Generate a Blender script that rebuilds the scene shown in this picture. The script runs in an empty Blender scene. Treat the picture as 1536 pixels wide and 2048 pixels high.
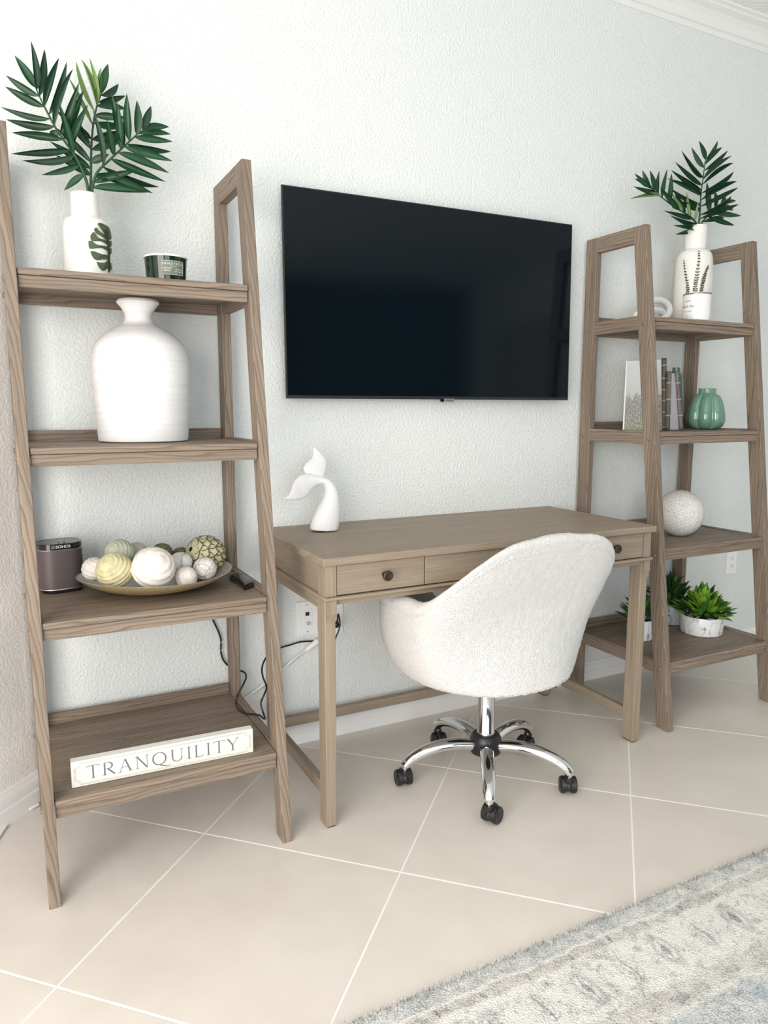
import bpy, bmesh, math, random
from mathutils import Vector, Matrix, noise
random.seed(7)
PI = math.pi
scene = bpy.context.scene
COL = scene.collection

# ------------------------------------------------------------------ camera
CAM = Vector((0.121, -2.2581, 1.1474)); YAW, PIT, ROL, FPX = 0.4744, -0.1419, 0.0007, 1457.47
_cy, _sy, _cp, _sp = math.cos(YAW), math.sin(YAW), math.cos(PIT), math.sin(PIT)
FW = Vector((_sy*_cp, _cy*_cp, _sp)); RT0 = Vector((_cy, -_sy, 0)); UP0 = RT0.cross(FW)
RT = RT0*math.cos(ROL) + UP0*math.sin(ROL); UP = UP0*math.cos(ROL) - RT0*math.sin(ROL)
cd = bpy.data.cameras.new('camera'); cam = bpy.data.objects.new('camera', cd); COL.objects.link(cam)
cd.sensor_width = 36; cd.sensor_fit = 'AUTO'; cd.lens = 36*FPX/2048; cd.clip_start = .02
M4 = Matrix((RT, UP, -FW)).transposed().to_4x4(); M4.translation = CAM; cam.matrix_world = M4
scene.camera = cam

def at(u, v, ax, val):            # the point of the plane x/y/z = val seen at photo position (u, v)
    d = FW + RT*((u-768)/FPX) - UP*((v-1024)/FPX)
    return CAM + d*((val-CAM[ax])/d[ax])
def aty(u, v, y): return at(u, v, 1, y)
def mpp(p): return (Vector(p)-CAM).dot(FW)/FPX     # metres per photo pixel at p

# ------------------------------------------------------------------ world, lights, exposure
w = bpy.data.worlds.new('sky'); scene.world = w; w.use_nodes = True
bg = w.node_tree.nodes['Background']; bg.inputs[0].default_value = (.80, .90, 1.0, 1); bg.inputs[1].default_value = 1.0
vs = scene.view_settings
vs.view_transform = 'Standard'; vs.look = 'None'; vs.exposure = 0.09; vs.gamma = 1; vs.use_curve_mapping = False
scene.cycles.use_denoising = True
scene.cycles.max_bounces = 10; scene.cycles.diffuse_bounces = 6; scene.cycles.glossy_bounces = 4
def area(name, loc, target, sx, sy, power, col):
    l = bpy.data.lights.new(name, 'AREA'); l.shape = 'RECTANGLE'; l.size = sx; l.size_y = sy; l.energy = power; l.color = col
    o = bpy.data.objects.new(name, l); COL.objects.link(o); o.location = loc
    o.rotation_euler = (Vector(target)-Vector(loc)).to_track_quat('-Z', 'Y').to_euler(); return o
# daylight entering by the glass door in the left side wall, and by the window behind the photographer
area('daylight_side_door', (-1.27, -2.75, 1.15), (1.0, -2.0, .9), 2.3, 2.1, 106, (1.0, .92, .84))
area('daylight_front_window', (0.3, -5.52, 1.45), (.9, 0, 1.2), 2.4, 2.1, 48, (.82, .92, 1.0))

# ------------------------------------------------------------------ materials
MATS = {}
def nd(nt, t, **kw):
    n = nt.nodes.new(t)
    for k, v in kw.items(): setattr(n, k, v)
    return n
def mat(name, col, rough=.5, metal=0, spec=.5, coat=0, **kw):
    m = bpy.data.materials.new(name); m.use_nodes = True; nt = m.node_tree; b = nt.nodes['Principled BSDF']
    b.inputs['Base Color'].default_value = (*col, 1); b.inputs['Roughness'].default_value = rough
    b.inputs['Metallic'].default_value = metal; b.inputs['Specular IOR Level'].default_value = spec
    b.inputs['Coat Weight'].default_value = coat
    for k, v in kw.items(): b.inputs[k].default_value = v
    MATS[name] = m; return m, nt, b
def ramp(nt, stops, interp='LINEAR'):
    r = nd(nt, 'ShaderNodeValToRGB'); r.color_ramp.interpolation = interp; e = r.color_ramp.elements
    while len(e) < len(stops): e.new(.5)
    for i, (p, c) in enumerate(stops):
        e[i].position = p; e[i].color = (*c, 1) if not isinstance(c, (int, float)) else (c, c, c, 1)
    return r
def coords(nt, kind, scale=(1, 1, 1), rot=(0, 0, 0)):
    t = nd(nt, 'ShaderNodeTexCoord'); mp = nd(nt, 'ShaderNodeMapping')
    mp.inputs['Scale'].default_value = scale; mp.inputs['Rotation'].default_value = rot
    nt.links.new(t.outputs[kind], mp.inputs[0]); return mp.outputs[0]
def tnoise(nt, vec, scale, detail=3, rough=.5, dist=0):
    n = nd(nt, 'ShaderNodeTexNoise'); n.inputs['Scale'].default_value = scale; n.inputs['Detail'].default_value = detail
    n.inputs['Roughness'].default_value = rough; n.inputs['Distortion'].default_value = dist
    nt.links.new(vec, n.inputs['Vector']); return n.outputs['Fac']
def mixc(nt, fac, a, b, mode='MIX'):
    m = nd(nt, 'ShaderNodeMix', data_type='RGBA', blend_type=mode)
    for s, v in ((0, fac), (6, a), (7, b)):
        if hasattr(v, 'links'): nt.links.new(v, m.inputs[s])
        else: m.inputs[s].default_value = v if s == 0 else (*v, 1)
    return m.outputs[2]
def mth(nt, op, a, b=0.0, c=None):
    m = nd(nt, 'ShaderNodeMath', operation=op)
    for i, v in enumerate((a, b) if c is None else (a, b, c)):
        if hasattr(v, 'links'): nt.links.new(v, m.inputs[i])
        else: m.inputs[i].default_value = v
    return m.outputs[0]
def bump(nt, b, h, strength, dist):
    n = nd(nt, 'ShaderNodeBump'); n.inputs['Strength'].default_value = strength; n.inputs['Distance'].default_value = dist
    nt.links.new(h, n.inputs['Height']); nt.links.new(n.outputs[0], b.inputs['Normal'])

def plaster(name, col, scale=125, st=.55):
    m, nt, b = mat(name, col, .75, spec=.25)
    v = coords(nt, 'Object'); n = tnoise(nt, v, scale, 3, .5)
    r = ramp(nt, [(.35, 0), (.65, 1)]); nt.links.new(n, r.inputs[0]); bump(nt, b, r.outputs[0], st, .003)
    c = tnoise(nt, v, 1.2, 2); nt.links.new(mixc(nt, c, [k*.985 for k in col], col), b.inputs['Base Color']); return m
W_PAINT = plaster('wall_paint', (.805, .835, .83)); W_LEFT = plaster('warm_lit_wall_paint', (.86, .84, .82), 125, .28)  # left wall's warm light is put into its lighter, pinker colour
W_FRONT = plaster('shaded_wall_paint', (.11, .12, .125), 125, .4)  # front wall's shade put into its colour; darkens screen reflection and bounce
CEIL = plaster('ceiling_paint', (.86, .88, .87), 60, .8)
TRIMP = mat('white_trim_paint', (.86, .86, .855), .35)[0]

def wood(name, dark, light, streak, wave=.35, fine=1.0, rough=.55):
    m, nt, b = mat(name, light, rough, spec=.3)
    uv = nd(nt, 'ShaderNodeTexCoord').outputs['UV']
    def mp(s):
        k = nd(nt, 'ShaderNodeMapping'); k.inputs['Scale'].default_value = s; nt.links.new(uv, k.inputs[0]); return k.outputs[0]
    fineN = tnoise(nt, mp((5, 170*fine, 1)), 1, 5, .6)
    broad = tnoise(nt, mp((1.1, 26, 1)), 1, 3, .55, .6)
    wv = nd(nt, 'ShaderNodeTexWave', wave_type='BANDS', bands_direction='Y', wave_profile='SAW')
    for k, x in (('Scale', 8), ('Distortion', 11), ('Detail', 2), ('Detail Scale', .9)): wv.inputs[k].default_value = x
    nt.links.new(mp((.55, 3.4, 1)), wv.inputs[0])
    r1 = ramp(nt, [(.3, dark), (.7, light)]); nt.links.new(broad, r1.inputs[0])
    r2 = ramp(nt, [(.35, 0), (.62, 1)]); nt.links.new(fineN, r2.inputs[0])
    c = mixc(nt, mth(nt, 'MULTIPLY', r2.outputs[0], .62), r1.outputs[0], streak)
    dk = ramp(nt, [(.56, 0), (.68, 1)]); nt.links.new(tnoise(nt, mp((2.2, 75, 1)), 1, 4, .6), dk.inputs[0])
    c = mixc(nt, mth(nt, 'MULTIPLY', dk.outputs[0], .55), c, [k*.62 for k in dark])
    rw = ramp(nt, [(0, 0), (.55, .15), (.9, 1), (1, 0)]); nt.links.new(wv.outputs['Fac'], rw.inputs[0])
    c = mixc(nt, mth(nt, 'MULTIPLY', rw.outputs[0], wave), c, [k*.55 for k in dark])
    # sparse knots
    vo = nd(nt, 'ShaderNodeTexVoronoi'); vo.inputs['Scale'].default_value = 1; nt.links.new(mp((2.2, 6.5, 1)), vo.inputs['Vector'])
    rk = ramp(nt, [(.02, 1), (.075, 0)]); nt.links.new(vo.outputs['Distance'], rk.inputs[0])
    c = mixc(nt, mth(nt, 'MULTIPLY', rk.outputs[0], .7 if wave > .2 else 0), c, (.13, .07, .045))
    nt.links.new(c, b.inputs['Base Color']); bump(nt, b, mth(nt, 'ADD', r2.outputs[0], rw.outputs[0]), .25, .0006); return m
WL = wood('weathered_pine', (.205, .150, .108), (.355, .270, .198), (.232, .203, .174), .72)
WD = wood('grey_oak', (.31, .245, .182), (.395, .320, .24), (.235, .19, .145), .06, 1.5, .5)

def tile_mat():
    m, nt, b = mat('porcelain_tile', (.64, .58, .51), .33, spec=.45)
    v = coords(nt, 'Object'); n1 = tnoise(nt, v, 2.2, 4, .6); n2 = tnoise(nt, v, 9, 5, .65, .5)
    oi = nd(nt, 'ShaderNodeObjectInfo')
    r = ramp(nt, [(.3, (.66, .61, .555)), (.7, (.755, .705, .65))]); nt.links.new(mth(nt, 'ADD', mth(nt, 'MULTIPLY', n1, .6), mth(nt, 'MULTIPLY', n2, .4)), r.inputs[0])
    c = mixc(nt, mth(nt, 'MULTIPLY', oi.outputs['Random'], .06), r.outputs[0], (.5, .45, .4)); nt.links.new(c, b.inputs['Base Color'])
    rr = ramp(nt, [(.3, .28), (.7, .42)]); nt.links.new(n2, rr.inputs[0]); nt.links.new(rr.outputs[0], b.inputs['Roughness']); return m
TILE = tile_mat()
GROUT = mat('white_grout', (.90, .89, .86), .7)[0]
CHROME = mat('chrome', (.80, .80, .81), .06, 1)[0]
BLACKP = mat('black_plastic', (.012, .012, .014), .38)[0]
BLACKG = mat('black_gloss', (.006, .006, .008), .08)[0]
BRONZE = mat('bronze_metal', (.085, .065, .05), .38, .85)[0]
WHITEP = mat('white_plastic', (.90, .90, .90), .35)[0]
CERAM = mat('white_glaze', (.88, .86, .83), .18)[0]
MATTEW = mat('matte_white_ceramic', (.88, .88, .88), .6)[0]
SILVER = mat('silver_trim', (.6, .58, .56), .3, .9)[0]
SLOT = mat('dark_slot', (.02, .02, .025), .6)[0]

def boucle():
    m, nt, b = mat('boucle_fabric', (.885, .875, .865), .95, spec=.1)
    v = coords(nt, 'Object'); vo = nd(nt, 'ShaderNodeTexVoronoi'); vo.inputs['Scale'].default_value = 330; nt.links.new(v, vo.inputs['Vector'])
    n = tnoise(nt, v, 520, 3, .6); bump(nt, b, mth(nt, 'ADD', mth(nt, 'MULTIPLY', vo.outputs['Distance'], -1.2), n), .85, .0040)
    b.inputs['Sheen Weight'].default_value = .25; return m
BOUCLE = boucle()
def chalk():
    m, nt, b = mat('chalky_ceramic', (.85, .84, .845), .85, spec=.15)
    v = coords(nt, 'Object', (6, 6, 90)); n = tnoise(nt, v, 1, 4, .6)
    r = ramp(nt, [(.35, (.80, .79, .795)), (.6, (.87, .865, .87))]); nt.links.new(n, r.inputs[0]); nt.links.new(r.outputs[0], b.inputs['Base Color'])
    bump(nt, b, n, .35, .0012); return m
CHALK = chalk()
def speckle():
    m, nt, b = mat('speckled_stoneware', (.8, .79, .76), .7, spec=.25)
    v = coords(nt, 'Object'); n = tnoise(nt, v, 260, 2, .5); r = ramp(nt, [(.36, (.42, .40, .37)), (.47, (.80, .785, .76))])
    nt.links.new(n, r.inputs[0]); nt.links.new(r.outputs[0], b.inputs['Base Color']); bump(nt, b, n, .2, .001); return m
SPECK = speckle()
def marble(name, base, vein):
    m, nt, b = mat(name, base, .3)
    v = coords(nt, 'Object', (1, 1, .6)); wv = nd(nt, 'ShaderNodeTexWave', wave_type='BANDS', bands_direction='DIAGONAL')
    for k, x in (('Scale', 5), ('Distortion', 22), ('Detail', 4), ('Detail Scale', 2.2), ('Detail Roughness', .65)): wv.inputs[k].default_value = x
    nt.links.new(v, wv.inputs[0]); n = tnoise(nt, v, 14, 4)
    r = ramp(nt, [(.0, 1), (.08, .6), (.22, 0)]); nt.links.new(wv.outputs['Fac'], r.inputs[0])
    r2 = ramp(nt, [(.38, 0), (.58, 1)]); nt.links.new(n, r2.inputs[0])
    c = mixc(nt, mth(nt, 'MULTIPLY', r.outputs[0], r2.outputs[0]), base, vein); nt.links.new(c, b.inputs['Base Color']); return m
MARBLE = marble('white_marble_glaze', (.82, .82, .83), (.09, .09, .12))
MARBLE2 = marble('grey_marble_glaze', (.52, .56, .60), (.03, .04, .05))

def leafm(name, c1, c2, rough=.4):
    m, nt, b = mat(name, c1, rough, spec=.4)
    uv = nd(nt, 'ShaderNodeTexCoord').outputs['UV']; sx = nd(nt, 'ShaderNodeSeparateXYZ'); nt.links.new(uv, sx.inputs[0])
    mid = mth(nt, 'ABSOLUTE', mth(nt, 'SUBTRACT', sx.outputs[1], .5)); r = ramp(nt, [(0, 1), (.12, 0)]); nt.links.new(mid, r.inputs[0])
    oi = nd(nt, 'ShaderNodeObjectInfo'); c = mixc(nt, mth(nt, 'MULTIPLY', oi.outputs['Random'], .8), c1, c2)
    c = mixc(nt, mth(nt, 'MULTIPLY', r.outputs[0], .35), c, [min(1, k*2.1) for k in c2]); nt.links.new(c, b.inputs['Base Color']); return m
PALM = leafm('palm_green', (.008, .040, .018), (.022, .085, .036))
PALML = leafm('pale_palm_green', (.16, .30, .085), (.35, .46, .22))
STEMG = mat('palm_stem', (.02, .075, .028), .5)[0]
LB = leafm('bright_leaf', (.12, .28, .02), (.23, .41, .05)); LM = leafm('mid_leaf', (.04, .15, .02), (.08, .22, .03)); LD = leafm('dark_leaf', (.012, .05, .014), (.03, .09, .025))
SOIL = mat('soil', (.02, .015, .01), .9)[0]

# ------------------------------------------------------------------ object helpers
def link(name, me, parent=None, m=None):
    o = bpy.data.objects.new(name, me); COL.objects.link(o)
    if parent: o.parent = parent
    if m is not None: me.materials.append(m)
    return o
def root_loc(p):
    v = Vector((0, 0, 0))
    while p: v += p.location; p = p.parent
    return v
def thing(name, loc, label, cat, group=None):
    o = bpy.data.objects.new(name, None); COL.objects.link(o); o.location = loc; o.empty_display_size = .05
    return tag(o, label, cat, group)
def tag(o, label, cat, group=None):
    o['label'] = label; o['category'] = cat
    if group: o['group'] = group
    return o
def struct(o): o['kind'] = 'structure'; return o
def stuff(o): o['kind'] = 'stuff'; return o
def mesh(name, vs_, fs, m, parent=None, smooth=False, uv=None):
    off = root_loc(parent)
    me = bpy.data.meshes.new(name); me.from_pydata([Vector(v)-off for v in vs_], [], fs); me.update()
    if smooth:
        for p in me.polygons: p.use_smooth = True
    if uv:
        l = me.uv_layers.new()
        for p in me.polygons:
            for li in p.loop_indices: l.data[li].uv = uv[me.loops[li].vertex_index]
    return link(name, me, parent, m)
def from_bm(name, bm, m, parent=None, smooth=False):
    off = root_loc(parent); bmesh.ops.translate(bm, verts=bm.verts, vec=-off)
    me = bpy.data.meshes.new(name); bm.to_mesh(me); bm.free()
    if smooth:
        for p in me.polygons: p.use_smooth = True
    return link(name, me, parent, m)
def grain_uv(bm, ax):
    l = bm.loops.layers.uv.verify(); o = [i for i in range(3) if i != ax]; ou, ov = random.random()*7, random.random()*5
    for f in bm.faces:
        for lp in f.loops:
            c = lp.vert.co
            if abs(f.normal[ax]) > .8: lp[l].uv = (c[o[0]]*.3+ou, c[o[1]]+c[o[0]]*.4+ov)
            else: lp[l].uv = (c[ax]+ou, c[o[0]]+c[o[1]]+ov)
def hexa(name, P, m, parent=None, ax=0, bev=.002, segs=2):
    """board from 8 corners: bottom 4 (x0y0,x1y0,x1y1,x0y1), then the top 4"""
    bm = bmesh.new(); v = [bm.verts.new(p) for p in P]
    for f in ((3, 2, 1, 0), (4, 5, 6, 7), (0, 1, 5, 4), (1, 2, 6, 5), (2, 3, 7, 6), (3, 0, 4, 7)): bm.faces.new([v[i] for i in f])
    if bev: bmesh.ops.bevel(bm, geom=bm.edges[:], offset=bev, segments=segs, affect='EDGES', profile=.5)
    bm.normal_update(); grain_uv(bm, ax); return from_bm(name, bm, m, parent)
def box(name, x0, x1, y0, y1, z0, z1, m, parent=None, ax=0, bev=.002, segs=2):
    return hexa(name, [(x0, y0, z0), (x1, y0, z0), (x1, y1, z0), (x0, y1, z0), (x0, y0, z1), (x1, y0, z1), (x1, y1, z1), (x0, y1, z1)], m, parent, ax, bev, segs)
def lathe(name, prof, c, m, parent=None, n=48, smooth=True, fn=None, axis=None):
    """prof: (radius, height) pairs; fn(angle) scales the radius"""
    V, F_ = [], []; q = axis.to_track_quat('Z', 'Y') if axis else None
    for r, z in prof:
        for k in range(n):
            a = 2*PI*k/n; s = fn(a, z) if fn else 1; p = Vector((r*s*math.cos(a), r*s*math.sin(a), z))
            if q: p = q @ p
            V.append(Vector(c)+p)
    for i in range(len(prof)-1):
        for k in range(n): F_.append((i*n+k, i*n+(k+1) % n, (i+1)*n+(k+1) % n, (i+1)*n+k))
    if prof[0][0] > 1e-6: F_.append(tuple(range(n-1, -1, -1)))
    if prof[-1][0] > 1e-6: F_.append(tuple((len(prof)-1)*n+k for k in range(n)))
    uv = [(k/n, i/len(prof)) for i in range(len(prof)) for k in range(n)]
    o = mesh(name, V, F_, m, parent, smooth, uv)
    if smooth: sharp(o)
    return o
def sharp(o, deg=38):
    me = o.data; bm = bmesh.new(); bm.from_mesh(me); bmesh.ops.remove_doubles(bm, verts=bm.verts, dist=1e-6); bmesh.ops.recalc_face_normals(bm, faces=bm.faces)
    for e in bm.edges:
        if len(e.link_faces) == 2 and e.calc_face_angle(0) > math.radians(deg): e.smooth = False
    bm.to_mesh(me); bm.free()
def spline(P, n):
    """Catmull-Rom through points (tuples of any length), n samples"""
    P = [tuple(p) for p in P]; P = [tuple(2*a-b for a, b in zip(P[0], P[1]))]+P+[tuple(2*a-b for a, b in zip(P[-1], P[-2]))]
    out = []; segs = len(P)-3
    for k in range(n):
        t = k/(n-1)*segs; i = min(int(t), segs-1); t -= i
        out.append(tuple(.5*(2*b+(-a+c)*t+(2*a-5*b+4*c-d)*t*t+(-a+3*b-3*c+d)*t**3) for a, b, c, d in zip(*P[i:i+4])))
    return out
def tube(name, pts, rad, m, parent=None, n=10, closed=False, flat=1.0, upv=Vector((0, 0, 1)), raw=False):
    pts = [Vector(p) for p in pts]; N = len(pts); V, F_ = [], []
    for i, p in enumerate(pts):
        a = pts[(i-1) % N] if closed or i > 0 else p; b = pts[(i+1) % N] if closed or i < N-1 else p
        t = (b-a).normalized(); s = t.cross(upv)
        s = s.normalized() if s.length > 1e-4 else t.orthogonal().normalized()
        u = s.cross(t); r = rad[i] if isinstance(rad, (list, tuple)) else rad
        for k in range(n):
            g = 2*PI*k/n; V.append(p+s*(r*math.cos(g))+u*(r*flat*math.sin(g)))
    R_ = N if closed else N-1
    for i in range(R_):
        j = (i+1) % N
        for k in range(n): F_.append((i*n+k, i*n+(k+1) % n, j*n+(k+1) % n, j*n+k))
    if not closed: F_ += [tuple(range(n-1, -1, -1)), tuple((N-1)*n+k for k in range(n))]
    if raw: return V, F_
    return mesh(name, V, F_, m, parent, True)
def sphere_pts(n=24, k=14): return [(math.sin(PI*i/k), -math.cos(PI*i/k)) for i in range(k+1)]
def text_geo(s, size):
    cu = bpy.data.curves.new('t', 'FONT'); cu.body = s; cu.size = size; cu.align_x = 'CENTER'
    o = bpy.data.objects.new('t', cu); COL.objects.link(o); dg = bpy.context.evaluated_depsgraph_get(); dg.update()
    me = bpy.data.meshes.new_from_object(o.evaluated_get(dg)); V = [v.co.copy() for v in me.vertices]; F_ = [tuple(p.vertices) for p in me.polygons]
    bpy.data.objects.remove(o); bpy.data.meshes.remove(me); return V, F_
def text(name, s, size, m, parent, fn):
    """flat print: fn maps (x, y) of the lettering to the surface"""
    V, F_ = text_geo(s, size); return mesh(name, [fn(v.x, v.y) for v in V], F_, m, parent)
def oncyl(u, v, c, r, out=0.0):
    d = FW + RT*((u-768)/FPX) - UP*((v-1024)/FPX); o = CAM-Vector((c[0], c[1], 0))
    a = d.x**2+d.y**2; b = 2*(o.x*d.x+o.y*d.y); cc = o.x**2+o.y**2-r*r; D = max(b*b-4*a*cc, 0)
    p = CAM+d*((-b-math.sqrt(D))/(2*a)); nrm = Vector((p.x-c[0], p.y-c[1], 0)).normalized(); return p+nrm*out

# ------------------------------------------------------------------ room
ZC = 2.735; CX = 0.148; XR = 4.95; YF = -5.6; XL = -1.3
ROOM = [(CX, 0), (XR, 0), (XR, YF), (XL, YF), (XL, XL-CX)][::-1]   # counter-clockwise
def wallbox(name, a, b, z0, z1, th, m, holes=()):
    """wall with outer thickness th along a->b (room on the right hand); holes = (s0, s1, z0, z1)"""
    a, b = Vector((*a, 0)), Vector((*b, 0)); L = (b-a).length; t = (b-a)/L; nrm = Vector((-t.y, t.x, 0))
    xs = sorted({0, L, *[h[0] for h in holes], *[h[1] for h in holes]}); zs = sorted({z0, z1, *[h[2] for h in holes], *[h[3] for h in holes]})
    bm = bmesh.new()
    for i in range(len(xs)-1):
        for j in range(len(zs)-1):
            if any(h[0] <= xs[i] and xs[i+1] <= h[1] and h[2] <= zs[j] and zs[j+1] <= h[3] for h in holes): continue
            q = [a+t*s+Vector((0, 0, z))+nrm*d for d in (0, th) for s, z in ((xs[i], zs[j]), (xs[i+1], zs[j]), (xs[i+1], zs[j+1]), (xs[i], zs[j+1]))]
            v = [bm.verts.new(p) for p in q]
            for f in ((0, 1, 2, 3), (7, 6, 5, 4), (0, 4, 5, 1), (1, 5, 6, 2), (2, 6, 7, 3), (3, 7, 4, 0)): bm.faces.new([v[k] for k in f])
    bmesh.ops.remove_doubles(bm, verts=bm.verts, dist=1e-5)
    return struct(from_bm(name, bm, m))
wallbox('wall_back', (CX, 0), (XR, 0), 0, ZC, .12, W_PAINT)
wallbox('wall_left', (XL, XL-CX), (CX, 0), 0, ZC, .12, W_LEFT)
wallbox('wall_side', (XL, YF), (XL, XL-CX), 0, ZC, .12, W_PAINT, [(1.65, 4.05, .02, 2.3)])
wallbox('wall_right', (XR, 0), (XR, YF), 0, ZC, .12, W_PAINT)
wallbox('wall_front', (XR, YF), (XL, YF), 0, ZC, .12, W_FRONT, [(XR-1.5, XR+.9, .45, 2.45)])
struct(mesh('ceiling', [(x, y, ZC) for x, y in ROOM]+[(x, y, ZC+.1) for x, y in ROOM], [tuple(range(4, -1, -1)), tuple(range(5, 10))]+[(k, (k+1) % 5, 5+(k+1) % 5, 5+k) for k in range(5)], CEIL))
floor = struct(mesh('floor', [(x, y, -.0012) for x, y in ROOM]+[(x, y, -.1) for x, y in ROOM], [tuple(range(5)), tuple(range(9, 4, -1))]+[(5+k, 5+(k+1) % 5, (k+1) % 5, k) for k in range(5)], GROUT))
def clip_poly(P, Q):
    for i in range(len(Q)):
        a, b = Q[i], Q[(i+1) % len(Q)]; side = lambda p: (b[0]-a[0])*(p[1]-a[1])-(b[1]-a[1])*(p[0]-a[0]); out = []
        for k in range(len(P)):
            p, q = P[k], P[(k+1) % len(P)]; sp, sq = side(p), side(q)
            if sp >= 0: out.append(p)
            if sp*sq < 0: t = sp/(sp-sq); out.append((p[0]+t*(q[0]-p[0]), p[1]+t*(q[1]-p[1])))
        P = out
        if not P: return []
    return P
TS, TH, TO = .5561, -.7778, Vector((.5259, -.3986)); E1 = Vector((math.cos(TH), math.sin(TH))); E2 = Vector((-E1.y, E1.x)); g = .0024
for i in range(-12, 14):
    for j in range(-12, 14):
        P = [TO+E1*(TS*(i+a))+E2*(TS*(j+b)) for a, b in ((0, 0), (1, 0), (1, 1), (0, 1))]; c = sum(P, Vector((0, 0)))/4
        P = [tuple(c+(p-c)*(1-2*g/TS)) for p in P]; P = clip_poly(P, ROOM)
        if len(P) < 3: continue
        n = len(P); cx, cy = sum(p[0] for p in P)/n, sum(p[1] for p in P)/n
        inn = [(cx+(p[0]-cx)*.9965, cy+(p[1]-cy)*.9965) for p in P]
        mesh('tile', [(*p, -.004) for p in P]+[(*p, -.0006) for p in P]+[(*p, 0) for p in inn],
             [tuple(2*n+k for k in range(n))]+[(k, (k+1) % n, n+(k+1) % n, n+k) for k in range(n)]+[(n+k, n+(k+1) % n, 2*n+(k+1) % n, 2*n+k) for k in range(n)], TILE, floor)
def extrude_profile(name, prof, a, b, m, inward):
    """profile (d into the room, z) swept from a to b"""
    a, b = Vector((*a, 0)), Vector((*b, 0)); V = []; n = len(prof); iv = Vector((*inward, 0))
    for p in (a, b): V += [p+iv*d+Vector((0, 0, z)) for d, z in prof]
    F_ = [(k, (k+1) % n, n+(k+1) % n, n+k) for k in range(n)]+[tuple(range(n-1, -1, -1)), tuple(range(n, 2*n))]
    o = mesh(name, V, F_, m); bm = bmesh.new(); bm.from_mesh(o.data); bmesh.ops.recalc_face_normals(bm, faces=bm.faces); bm.to_mesh(o.data); bm.free(); return struct(o)
BASE = [(0, 0), (.013, 0), (.013, .038), (.0105, .041), (.0105, .055), (.009, .064), (.006, .070), (.004, .078), (0, .078)]
s2 = math.sqrt(.5)
extrude_profile('baseboard_back', BASE, (CX+.012, 0), (XR, 0), TRIMP, (0, -1))
BASEL = [(d*1.1, z*1.25) for d, z in BASE]
extrude_profile('baseboard_left', BASEL, (XL, XL-CX), (CX-.001, -.001), TRIMP, (s2, -s2))
CRN = [(0, ZC-.079), (.006, ZC-.079), (.008, ZC-.060), (.020, ZC-.058), (.024, ZC-.052), (.034, ZC-.034), (.052, ZC-.020), (.078, ZC-.014), (.082, ZC-.008), (.096, ZC-.006), (.1, 0+ZC), (0, ZC)]
extrude_profile('trim_1', CRN, (CX, 0), (XR, 0), TRIMP, (0, -1))
extrude_profile('trim_2', CRN, (XL, XL-CX), (CX, 0), TRIMP, (s2, -s2))
# window frames behind the photographer
def frame_win(name, a, b, z0, z1):
    a, b = Vector(a), Vector(b); t = (b-a).normalized(); w_ = .05
    bm = bmesh.new()
    def bar(p, q, za, zb):
        nn = Vector((-t.y, t.x, 0))*.04; vs4 = [p-nn, q-nn, q+nn, p+nn]
        v = [bm.verts.new(x+Vector((0, 0, z))) for z in (za, zb) for x in vs4]
        for f in ((3, 2, 1, 0), (4, 5, 6, 7), (0, 1, 5, 4), (1, 2, 6, 5), (2, 3, 7, 6), (3, 0, 4, 7)): bm.faces.new([v[k] for k in f])
    L = (b-a).length
    for s in (0, L/2-w_/2, L-w_): bar(a+t*s, a+t*(s+w_), z0, z1)
    bar(a, b, z0, z0+w_); bar(a, b, z1-w_, z1)
    return struct(from_bm(name, bm, TRIMP))
frame_win('window_1', (XL-.06, YF+1.65, 0), (XL-.06, YF+4.05, 0), .02, 2.3)
frame_win('window_2', (1.5, YF-.06, 0), (-.9, YF-.06, 0), .45, 2.45)
# closet doors on the far right (they show in the television glass)
DOORM = mat('closet_door_paint', (.55, .54, .52), .4)[0]
DARKM = mat('dark_closet_curtain', (.035, .035, .04), .8)[0]
for k in range(2):
    d_ = struct(box('door_%d' % (k+1), XR-.045, XR-.008, -5.0+1.1*k, -3.95+1.1*k, .01, 2.2, DOORM, None, 2, .003))

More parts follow.
